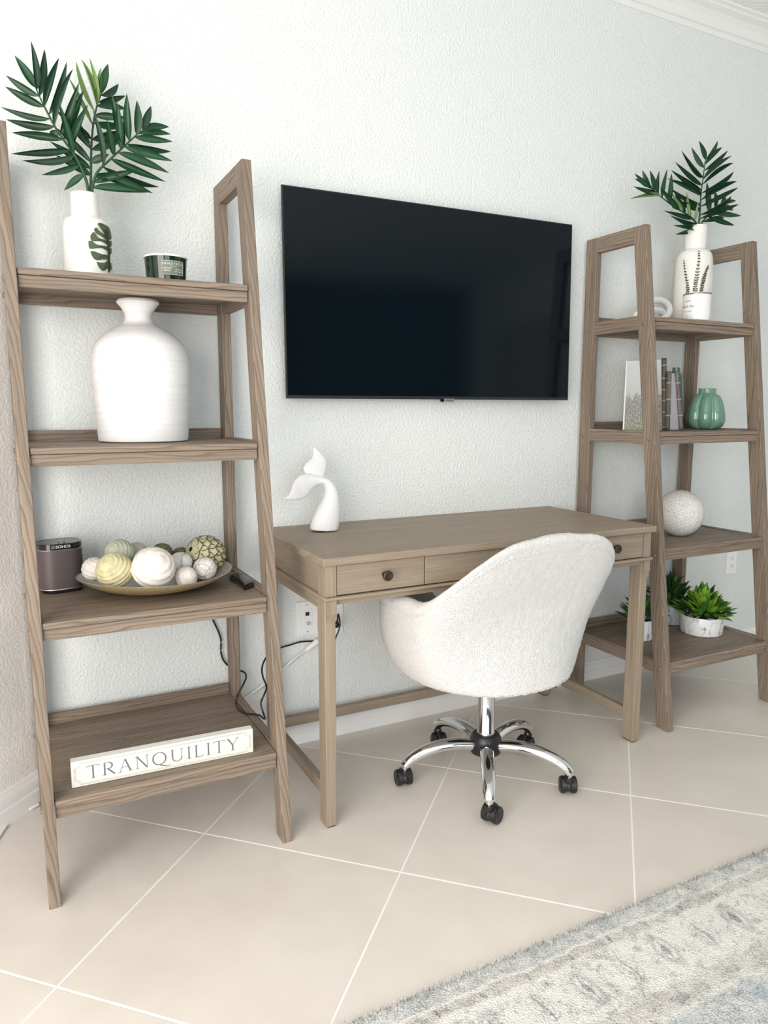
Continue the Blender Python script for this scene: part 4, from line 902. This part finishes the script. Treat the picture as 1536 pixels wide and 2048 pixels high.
# ------------------------------------------------------------------ desk: whale tail sculpture
WT = mat('white_plaster', (.87, .87, .88), .55, spec=.3)[0]
YW = -.150
def loft(rows, n=20):
    """rows: (left u,v, right u,v, y centre, half thickness) -> closed oval rings"""
    V, F_ = [], []
    for ul, vl, ur, vr, y, th in rows:
        L_, R_ = aty(ul, vl, y), aty(ur, vr, y); c = (L_+R_)/2; h = (R_-L_)/2
        for k in range(n): g_ = 2*PI*k/n; V.append(c+h*math.cos(g_)+Vector((0, -th*math.sin(g_), 0)))
    for i in range(len(rows)-1):
        for k in range(n): F_.append((i*n+k, i*n+(k+1) % n, (i+1)*n+(k+1) % n, (i+1)*n+k))
    F_ += [tuple(range(n-1, -1, -1)), tuple((len(rows)-1)*n+k for k in range(n))]; return V, F_
S = lambda x, y: (550+x/10.24, 880+y/10.24)
body = spline([(*S(728, 1895), *S(1270, 1895), YW, .034), (*S(740, 1780), *S(1300, 1790), YW, .034), (*S(800, 1600), *S(1325, 1600), YW, .032), (*S(880, 1420), *S(1325, 1400), YW, .030), (*S(970, 1250), *S(1310, 1200), YW, .026), (*S(1020, 1080), *S(1275, 1030), YW, .022), (*S(1000, 970), *S(1200, 880), YW, .019), (*S(940, 905), *S(1090, 785), YW, .017), (*S(850, 930), *S(930, 735), YW, .015), (*S(770, 990), *S(800, 720), YW-.002, .013)], 40)
fl1 = spline([(*S(880, 905), *S(860, 725), YW-.002, .013), (*S(760, 1010), *S(650, 690), YW-.004, .013), (*S(690, 1110), *S(500, 730), YW-.010, .012), (*S(620, 1175), *S(400, 830), YW-.016, .010), (*S(530, 1215), *S(355, 930), YW-.024, .008), (*S(420, 1235), *S(325, 1040), YW-.030, .006), (*S(300, 1238), *S(280, 1120), YW-.034, .004), (*S(200, 1220), *S(190, 1188), YW-.038, .002), (*S(152, 1206), *S(150, 1202), YW-.04, .001)], 34)
fl2 = spline([(*S(660, 760), *S(1010, 800), YW+.004, .010), (*S(600, 670), *S(1025, 690), YW+.010, .012), (*S(572, 590), *S(1050, 590), YW+.014, .012), (*S(600, 510), *S(1065, 490), YW+.018, .011), (*S(680, 430), *S(1045, 400), YW+.022, .009), (*S(750, 360), *S(990, 310), YW+.026, .007), (*S(775, 270), *S(910, 220), YW+.030, .005), (*S(772, 180), *S(840, 160), YW+.034, .003), (*S(772, 138), *S(785, 136), YW+.036, .001)], 34)
V, F_ = [], []
for rows in (body, fl1, fl2):
    v_, f_ = loft(rows); k0 = len(V); V += v_; F_ += [tuple(i+k0 for i in f) for f in f_]
zmin = min(v.z for v in V); V = [Vector((v.x, v.y, v.z+(DZ+.0006-zmin)*max(0, 1-(v.z-zmin)/.12))) for v in V]
wt = mesh('whale_tail_sculpture', V, F_, WT, None, True); tag(wt, 'white whale tail sculpture standing on the left end of the desk', 'sculpture')
o_loc(wt, Vector((1.0, YW, DZ)))
rmf = wt.modifiers.new('unite', 'REMESH'); rmf.mode = 'VOXEL'; rmf.voxel_size = .0022; rmf.use_smooth_shade = True
smf = wt.modifiers.new('smooth', 'SMOOTH'); smf.factor = .5; smf.iterations = 6

# ------------------------------------------------------------------ right ladder: top shelf
ZS = Z2[0]+.0004; S5 = 3.523; O5 = (1100, 250); YV = -.165
vTR, vx2, sp = vase('ceramic_vase', [(1371.5, 1412, 453), (1371, 1411.5, 470), (1370, 1410, 490), (1369.5, 1409.5, 499), (1362, 1416, 504), (1357, 1421.5, 512), (1354.5, 1423.5, 525), (1352.5, 1423, 555), (1350.5, 1421.5, 590), (1349, 1420, 620), (1349.5, 1419, 641)], YV, ZS, CERAM, 'white glazed vase with green lavender sprigs on it, holding palm fronds')
RV2 = max(r for r, z in sp); SPR = mat('sprig_green', (.055, .075, .045), .4)[0]
def on_v2(u, v, out): return oncyl(1240+u/7.68, 440+v/7.68, (vx2, YV), RV2, out)
for path, wd in (([(985, 632), (993, 730), (1010, 850), (1030, 960), (1042, 1050), (1038, 1120), (1000, 1190)], 34), ([(1210, 485), (1212, 600), (1195, 760), (1178, 900), (1160, 1000), (1150, 1100)], 42), ([(1350, 712), (1318, 800), (1285, 900), (1262, 1000), (1245, 1100)], 38)):
    ctr = spline(path, 16); V, F_ = [], []
    for i, (u, v) in enumerate(ctr):
        for sd in (-1, 1):
            k = .35+.65*min(1, i/7); L_ = wd*k*random.uniform(.9, 1.2); ang = random.uniform(-.9, -.45); du, dv = sd*math.cos(ang)*L_, math.sin(ang)*L_*.8-4; px, py = -dv, du; nn = math.hypot(px, py); px, py = px/nn*12, py/nn*12; n = len(V)
            P4 = [(u, v), (u+du*.5+px, v+dv*.5+py), (u+du, v+dv), (u+du*.5-px, v+dv*.5-py)]
            V += [on_v2(*p, .0014+.0012*(j in (1, 3))) for j, p in enumerate(P4)]; F_.append((n, n+1, n+2, n+3) if sd < 0 else (n+3, n+2, n+1, n))
    tube_pts = [on_v2(u, v, .0008) for u, v in ctr]; tv_, tf_ = tube('x', tube_pts, .0007, None, raw=True, n=5); k0 = len(V); V += tv_; F_ += [tuple(q+k0 for q in f) for f in tf_]
    mesh('painted_sprig', V, F_, SPR, vTR)
mk = [on_v2(935+46*math.cos(2*PI*k/24), 1420+46*math.sin(2*PI*k/24), .0002) for k in range(24)]
tube('stamp_mark', mk, .0009, CERAM, vTR, 5, closed=True)
pl2 = thing('palm_spray', (vx2, YV, ZS+.3), 'dark green artificial palm fronds in the right white vase', 'plant')
palm_frond(pl2, [(1045, 760), (1050, 690), (1060, 560), (1065, 470), (1078, 380), (1090, 280), (1098, 235)],
    [((1097, 245), (1050, 110)), ((1085, 300), (994, 158)), ((1077, 360), (930, 203)), ((1070, 420), (880, 258)), ((1063, 465), (850, 315)), ((1060, 505), (838, 377)), ((1054, 550), (855, 468)), ((1048, 610), (862, 530)),
     ((1097, 245), (1190, 106)), ((1092, 287), (1222, 138)), ((1088, 330), (1255, 178)), ((1083, 380), (1285, 205)), ((1077, 428), (1305, 250)), ((1070, 480), (1332, 320)), ((1067, 530), (1344, 370)), ((1062, 577), (1341, 434)), ((1058, 630), (1320, 494)), ((1056, 665), (1332, 558))], S5, O5, YV, 450, -.02, wpx=10.5, rmax=.004)
palm_frond(pl2, [(1042, 760), (1035, 700), (980, 640), (880, 580), (800, 520), (740, 470), (705, 435)],
    [((706, 437), (650, 317)), ((732, 466), (707, 321)), ((766, 496), (763, 323)), ((792, 520), (827, 308)), ((822, 560), (856, 338)), ((706, 437), (597, 344)), ((716, 450), (594, 378)), ((742, 476), (606, 444)), ((772, 514), (570, 511)),
     ((905, 590), (775, 438)), ((930, 620), (850, 470)), ((960, 640), (880, 470)), ((990, 660), (962, 478)), ((1020, 680), (1046, 540)), ((1000, 650), (808, 606)), ((1030, 695), (868, 656)), ((880, 600), (850, 555))], S5, O5, YV, 450, -.05, pale=(8, 10, 12, 13), wpx=10.5, rmax=.004)
palm_frond(pl2, [(1048, 760), (1070, 690), (1120, 630), (1170, 585), (1220, 555)],
    [((1218, 557), (1315, 530)), ((1190, 575), (1300, 600)), ((1150, 610), (1350, 640)), ((1110, 645), (1308, 712)), ((1200, 570), (1240, 498)), ((1160, 590), (1165, 450)), ((1120, 630), (1105, 402)), ((1080, 690), (1240, 650)), ((1050, 715), (880, 772)), ((1045, 712), (895, 712))], S5, O5, YV, 450, .05, wpx=10.5, rmax=.004)
# chain knot ornament
kn = thing('knot_ornament', aty(1318, 620, -.17), 'white ceramic two-link knot ornament on the top right shelf behind the post', 'ornament')
def link_ring(pts, r): tube('link', spline(pts+[pts[0], pts[1]], 90)[:-10], r, MATTEW, kn, 16, closed=True)
cK = aty(1322, 615, -.17); mk_ = mpp(cK)
def kp(u, v, dy): p = aty(u, v, -.17+dy); return p
k1 = [Vector(kp(1316+24*math.cos(t)*.95-7*math.sin(t), 612-19*math.sin(t)-5*math.cos(t), .026*math.cos(t)+.012*math.sin(t))) for t in [2*PI*k/40 for k in range(40)]]
k2 = [Vector(kp(1299+27*math.cos(t)-2*math.sin(t), 621-9*math.sin(t)-4*math.cos(t), -.03*math.sin(t)+.012*math.cos(t))) for t in [2*PI*k/40 for k in range(40)]]
for ks_ in (k1, k2):
    zlow = min(p.z for p in ks_)-.0125; dz = ZS-zlow
    tube('link', [p+Vector((0, 0, dz)) for p in ks_], .0125, MATTEW, kn, 16, closed=True)
# white candle
cq = aty(1393, 615, -.292); crr = 26.3*mpp(cq); zc1 = aty(1393, 583, -.292-crr).z
GLW = mat('white_candle_glass', (.87, .87, .88), .12)[0]; COP = mat('copper_rim', (.33, .25, .19), .35, .5)[0]
cw = thing('jar_candle', (cq.x, -.292, ZS), 'white glass candle jar with handwritten label in front of the sprig vase', 'candle')
cx2 = aty(1393.5, 612, -.292).x
lathe('jar', [(crr*.88, ZS), (crr*.95, ZS+.003), (crr*.985, ZS+.012), (crr, ZS+.03), (crr, zc1-.003), (crr-.003, zc1-.003), (crr-.004, ZS+.02), (0, ZS+.02)], (cx2, -.292, 0), GLW, cw, 56)
lathe('rim', [(crr-.003, zc1-.0035), (crr+.0012, zc1-.0035), (crr+.0012, zc1+.0015), (crr-.003, zc1+.0015)], (cx2, -.292, 0), COP, cw, 56)
lathe('wax', [(crr-.0045, zc1-.012), (0, zc1-.011)], (cx2, -.292, 0), WAX, cw, 40)
fa2 = math.atan2(CAM.y+.292, CAM.x-cx2)-.72
def on_cw(x, z): rr = crr+.0006; a_ = fa2+x/crr; return Vector((cx2+rr*math.cos(a_), -.292+rr*math.sin(a_), z))
for s_, sz, z_ in (('natural', .0085, zc1-.029), ('beach day', .0135, zc1-.050), ('scented candle', .0062, zc1-.066), ('soy wax', .0048, zc1-.080), ('8 oz', .0048, zc1-.089)):
    text('lettering', s_, sz, INK, cw, lambda x, y, z_=z_: on_cw(x+y*.25, z_+y))

# ------------------------------------------------------------------ right ladder: second shelf
ZS = Z2[1]+.0004
def reflection_mat():
    m, nt, b = mat('painted_glass_reflection', (.6, .6, .6), .15)
    uv = nd(nt, 'ShaderNodeTexCoord').outputs['UV']; s = nd(nt, 'ShaderNodeSeparateXYZ'); nt.links.new(uv, s.inputs[0])
    n = tnoise(nt, uv, 7, 6, .7); n2 = tnoise(nt, uv, 26, 4, .7); y = mth(nt, 'ADD', s.outputs[1], mth(nt, 'MULTIPLY', mth(nt, 'SUBTRACT', n, .5), .45))
    r = ramp(nt, [(0, (.42, .47, .24)), (.12, (.36, .40, .25)), (.2, (.32, .32, .29)), (.38, (.30, .31, .27)), (.46, (.36, .40, .34)), (.5, (.66, .68, .68)), (1, (.78, .78, .80))]); nt.links.new(y, r.inputs[0])
    k = ramp(nt, [(.40, (.15, .16, .13)), (.52, (.5, .5, .5)), (.66, (.80, .78, .72))]); nt.links.new(n2, k.inputs[0])
    f = ramp(nt, [(.42, .55), (.52, 0)]); nt.links.new(y, f.inputs[0]); c = mixc(nt, f.outputs[0], r.outputs[0], k.outputs[0]); nt.links.new(c, b.inputs['Base Color']); return m
REFL = reflection_mat(); BAM = mat('dark_bamboo', (.085, .075, .06), .5)[0]
def bamm():
    m, nt, b = mat('grey_bamboo', (.1, .09, .075), .5); v = coords(nt, 'Object', (60, 60, 8)); n = tnoise(nt, v, 1, 4, .6); r = ramp(nt, [(.3, (.045, .04, .033)), (.7, (.20, .175, .145))]); nt.links.new(n, r.inputs[0]); nt.links.new(r.outputs[0], b.inputs['Base Color']); return m
BAM = bamm(); NODE = mat('pale_bamboo_node', (.42, .37, .31), .6)[0]
def bamboo(p, q, r, par, nodes):
    o = tube('bamboo_edge', [Vector(p).lerp(Vector(q), k/24) for k in range(25)], r, BAM, par, 10)
    for t in nodes: c = Vector(p).lerp(Vector(q), t); d = (Vector(q)-Vector(p)).normalized(); tube('node', [c-d*.0025, c-d*.001, c+d*.001, c+d*.0025], [r, r*1.14, r*1.14, r], NODE, o, 10)
    return o
yF = -.205
tl, tr, bl, br = aty(1253.5, 722, yF+.01), aty(1322, 719, yF), aty(1246.5, 862, yF-.012), aty(1324, 862.5, yF-.022)
for p in (bl, br): p.z = ZS+.001
pf = thing('picture_frame', (bl+br)/2, 'bamboo-edged picture frame with a painted glass reflection leaning on the shelf behind the left post', 'picture')
nb = Vector((.0, .004, .001)); hexa('backing', [bl, br, br+nb, bl+nb, tl, tr, tr+nb, tl+nb], MATTEW, pf, 0, .001)
o = mesh('print', [p+Vector((0, -.0008, 0)) for p in (bl.lerp(br, .015), br, tr, tl.lerp(tr, .015))], [(0, 1, 2, 3)], REFL, pf, False, [(0, 0), (1.1, 0), (1.1, 1), (0, 1)])  # trees and sky mirrored in the glass, painted on as colour
bamboo(aty(1328.5, 862, yF-.022)+Vector((0, 0, .004)), aty(1328, 716.5, yF), 5.2*mpp(bl), pf, (.04, .25, .41, .56, .72, .9))
# tapered mirror lantern with bamboo corners
yL = -.252
L0, R0, L1, R1 = aty(1334, 861, yL), aty(1361, 861, yL-.01), aty(1337.5, 746, yL+.012), aty(1352.5, 746, yL+.006)
for p in (L0, R0): p.z = ZS+.0015
ln = thing('tapered_lantern', (L0+R0)/2+Vector((0, .03, 0)), 'tapered bamboo lantern with a silvery glass face, beside the green vase', 'lantern')
PANE = mat('silvery_glass', (.50, .49, .55), .2, .25)[0]; dpt = Vector((.030, .048, 0)); dpt1 = Vector((.016, .026, 0))
hexa('glass_body', [L0, R0, R0+dpt, L0+dpt, L1, R1, R1+dpt1, L1+dpt1], PANE, ln, 2, .001)
rb_ = 4.6*mpp(L0)
for p, q in ((L0, L1), (R0, R1)): bamboo(Vector(p)+Vector((0, -.002, rb_*.2)), Vector(q)+Vector((0, -.002, .006)), rb_, ln, (.24, .52, .8))
for p, q in ((L0+dpt, L1+dpt1), (R0+dpt, R1+dpt1)): bamboo(Vector(p)+Vector((0, 0, rb_*.2)), Vector(q)+Vector((0, 0, .006)), rb_*.9, ln, (.24, .52, .8))
# green glass
GGL = mat('sea_green_glass', (.155, .30, .225), .08, spec=.6, coat=.5)[0]
def ggt():
    m, nt, b = mat('translucent_green_glass', (.20, .36, .29), .1); b.inputs['Transmission Weight'].default_value = .55; return m
GGT = ggt(); yB = -.105
cb = aty(1349, 800, yB)
bt = thing('glass_bottle', (cb.x, yB, ZS), 'tall sea green glass bottle half hidden behind the tapered lantern', 'bottle')
mb = mpp(cb); zt_ = aty(1349, 735, yB).z
lathe('body', [(12*mb, ZS), (17.5*mb, ZS+.004), (18*mb, ZS+.03), (16.5*mb, ZS+.55*(zt_-ZS)), (14.5*mb, ZS+.82*(zt_-ZS)), (11*mb, ZS+.89*(zt_-ZS)), (7.5*mb, ZS+.915*(zt_-ZS)), (7.2*mb, zt_), (6*mb, zt_), (6.2*mb, ZS+.91*(zt_-ZS)), (10*mb, ZS+.86*(zt_-ZS)), (15*mb, ZS+.5*(zt_-ZS)), (15*mb, ZS+.02), (0, ZS+.015)], (cb.x, yB, 0), GGT, bt, 40)
yG = -.205; cg = aty(1412.5, 820, yG); mg = mpp(cg); zg = aty(1412, 777, yG).z; hG = zg-ZS
gv = thing('ribbed_vase', (cg.x, yG, ZS), 'squat sea green glass vase with bulging lobes on the second right shelf', 'vase')
lob = lambda a_, z: 1-.20*(abs(math.sin(3.5*(a_+.25)))**.7 < 0)-.27*(1-abs(math.sin(3.5*(a_+.25)))**.6)*(1 if ZS+.012 < z < ZS+hG*.87 else .25 if z < ZS+hG*.9 else 0)
lathe('body', [(20*mg, ZS), (26*mg, ZS+.003), (33*mg, ZS+hG*.08), (37*mg, ZS+hG*.2), (36*mg, ZS+hG*.38), (33*mg, ZS+hG*.56), (29*mg, ZS+hG*.72), (24*mg, ZS+hG*.82), (17.5*mg, ZS+hG*.875), (16.5*mg, ZS+hG*.89), (16.3*mg, ZS+hG*.97), (17*mg, zg), (15*mg, zg), (14.5*mg, ZS+hG*.85), (10*mg, ZS+hG*.5), (0, ZS+hG*.5)], (cg.x, yG, 0), GGL, gv, 140, fn=lob)

# ------------------------------------------------------------------ right ladder: third shelf
ZS = Z2[2]; cS = aty(1359.5, 1024, -.262); rS = 46*mpp(cS)
prof = [(rS*s, ZS+rS*.985+rS*z) for s, z in sphere_pts(48, 36)]; prof = [(r, z) for r, z in prof if z >= ZS+.0006]; prof = [(0, ZS+.0006), (prof[0][0], ZS+.0006)]+prof[1:]
o = lathe('stone_sphere', prof, (cS.x, -.262, 0), SPECK, None, 64); o_loc(o, Vector((cS.x, -.262, ZS))); tag(o, 'round speckled white stoneware sphere on the third right shelf', 'sphere')

# ------------------------------------------------------------------ right ladder: bottom shelf plants
ZS = Z2[3]+.0004
BROAD = {k: [leaf_mesh('leaf', m, 8, d, f) for d, f in ((.10, .22), (.25, .3), (-.05, .25))] for k, m in (('b', LB), ('m', LM), ('d', LD))}
def potted(u, v_front, wpx, yc, htop_px, n, L, wl, mix, potm, label, spread=1.0, seed=1, hfac=1.0):
    rn_ = random.Random(seed); c = aty(u, v_front, yc); c.z = ZS; r = wpx/2*mpp(c); hp = htop_px*mpp(c)
    t = thing('potted_plant', (c.x, yc, ZS), label, 'plant', None)
    lathe('pot', [(r*.86, ZS), (r*.95, ZS+.002), (r*.985, ZS+.008), (r, ZS+hp*.5), (r*.995, ZS+hp-.002), (r*.98, ZS+hp), (r*.93, ZS+hp-.001), (r*.92, ZS+hp*.85), (0, ZS+hp*.85)], (c.x, yc, 0), potm, t, 56)
    lathe('soil', [(r*.90, ZS+hp*.86), (0, ZS+hp*.92)], (c.x, yc, 0), SOIL, t, 24)
    for k in range(n):
        ring = k/n; az = k*2.39996+rn_.uniform(-.25, .25); el = math.radians(84-60*ring**1.1*spread)+rn_.uniform(-.12, .12)
        rr = r*(.10+.72*ring); a0 = Vector((c.x+rr*math.cos(az), yc+rr*math.sin(az), ZS+hp*.92))
        d = Vector((math.cos(el)*math.cos(az), math.cos(el)*math.sin(az), math.sin(el))); le = L*rn_.uniform(.75, 1.1)*(1.0-.15*ring)*hfac
        # a short stalk lifts the inner leaves
        a1 = a0+Vector((0, 0, L*(.95*(1-ring)+.05)*rn_.uniform(.5, 1)))+Vector((d.x, d.y, 0))*L*.2*ring
        b_ = a1+d*le; kind = rn_.choices('bmd', mix)[0]
        if b_.y > -.035: b_.y = -.035-rn_.random()*.01
        upv = Vector((-d.x*.5, -d.y*.5, 1)); place_leaf(rn_.choice(BROAD[kind]), a1, b_, wl*rn_.uniform(.8, 1.15), t, upv, rn_.uniform(-.4, .4), 'leaf')
        if k % 3 == 0 and ring < .8: tube('stem', [a0, a1], .0016, STEMG, t, 5)
    return t
potted(1402, 1283-12, 81, -.292, 37, 165, .074, .030, (6, 4, 1), MARBLE, 'bushy bright green plant in a white marbled pot, rightmost on the bottom shelf', seed=3)
potted(1340, 1256-6, 66, -.125, 40, 70, .080, .018, (0, 1, 6), MARBLE2, 'dark leafy plant in grey streaked pot behind the bright green plant', seed=5)
potted(1279, 1279-10, 50, -.235, 41, 60, .075, .013, (0, 1, 5), MARBLE, 'dark leafy plant in white marbled pot half hidden by the shelf post', seed=8)
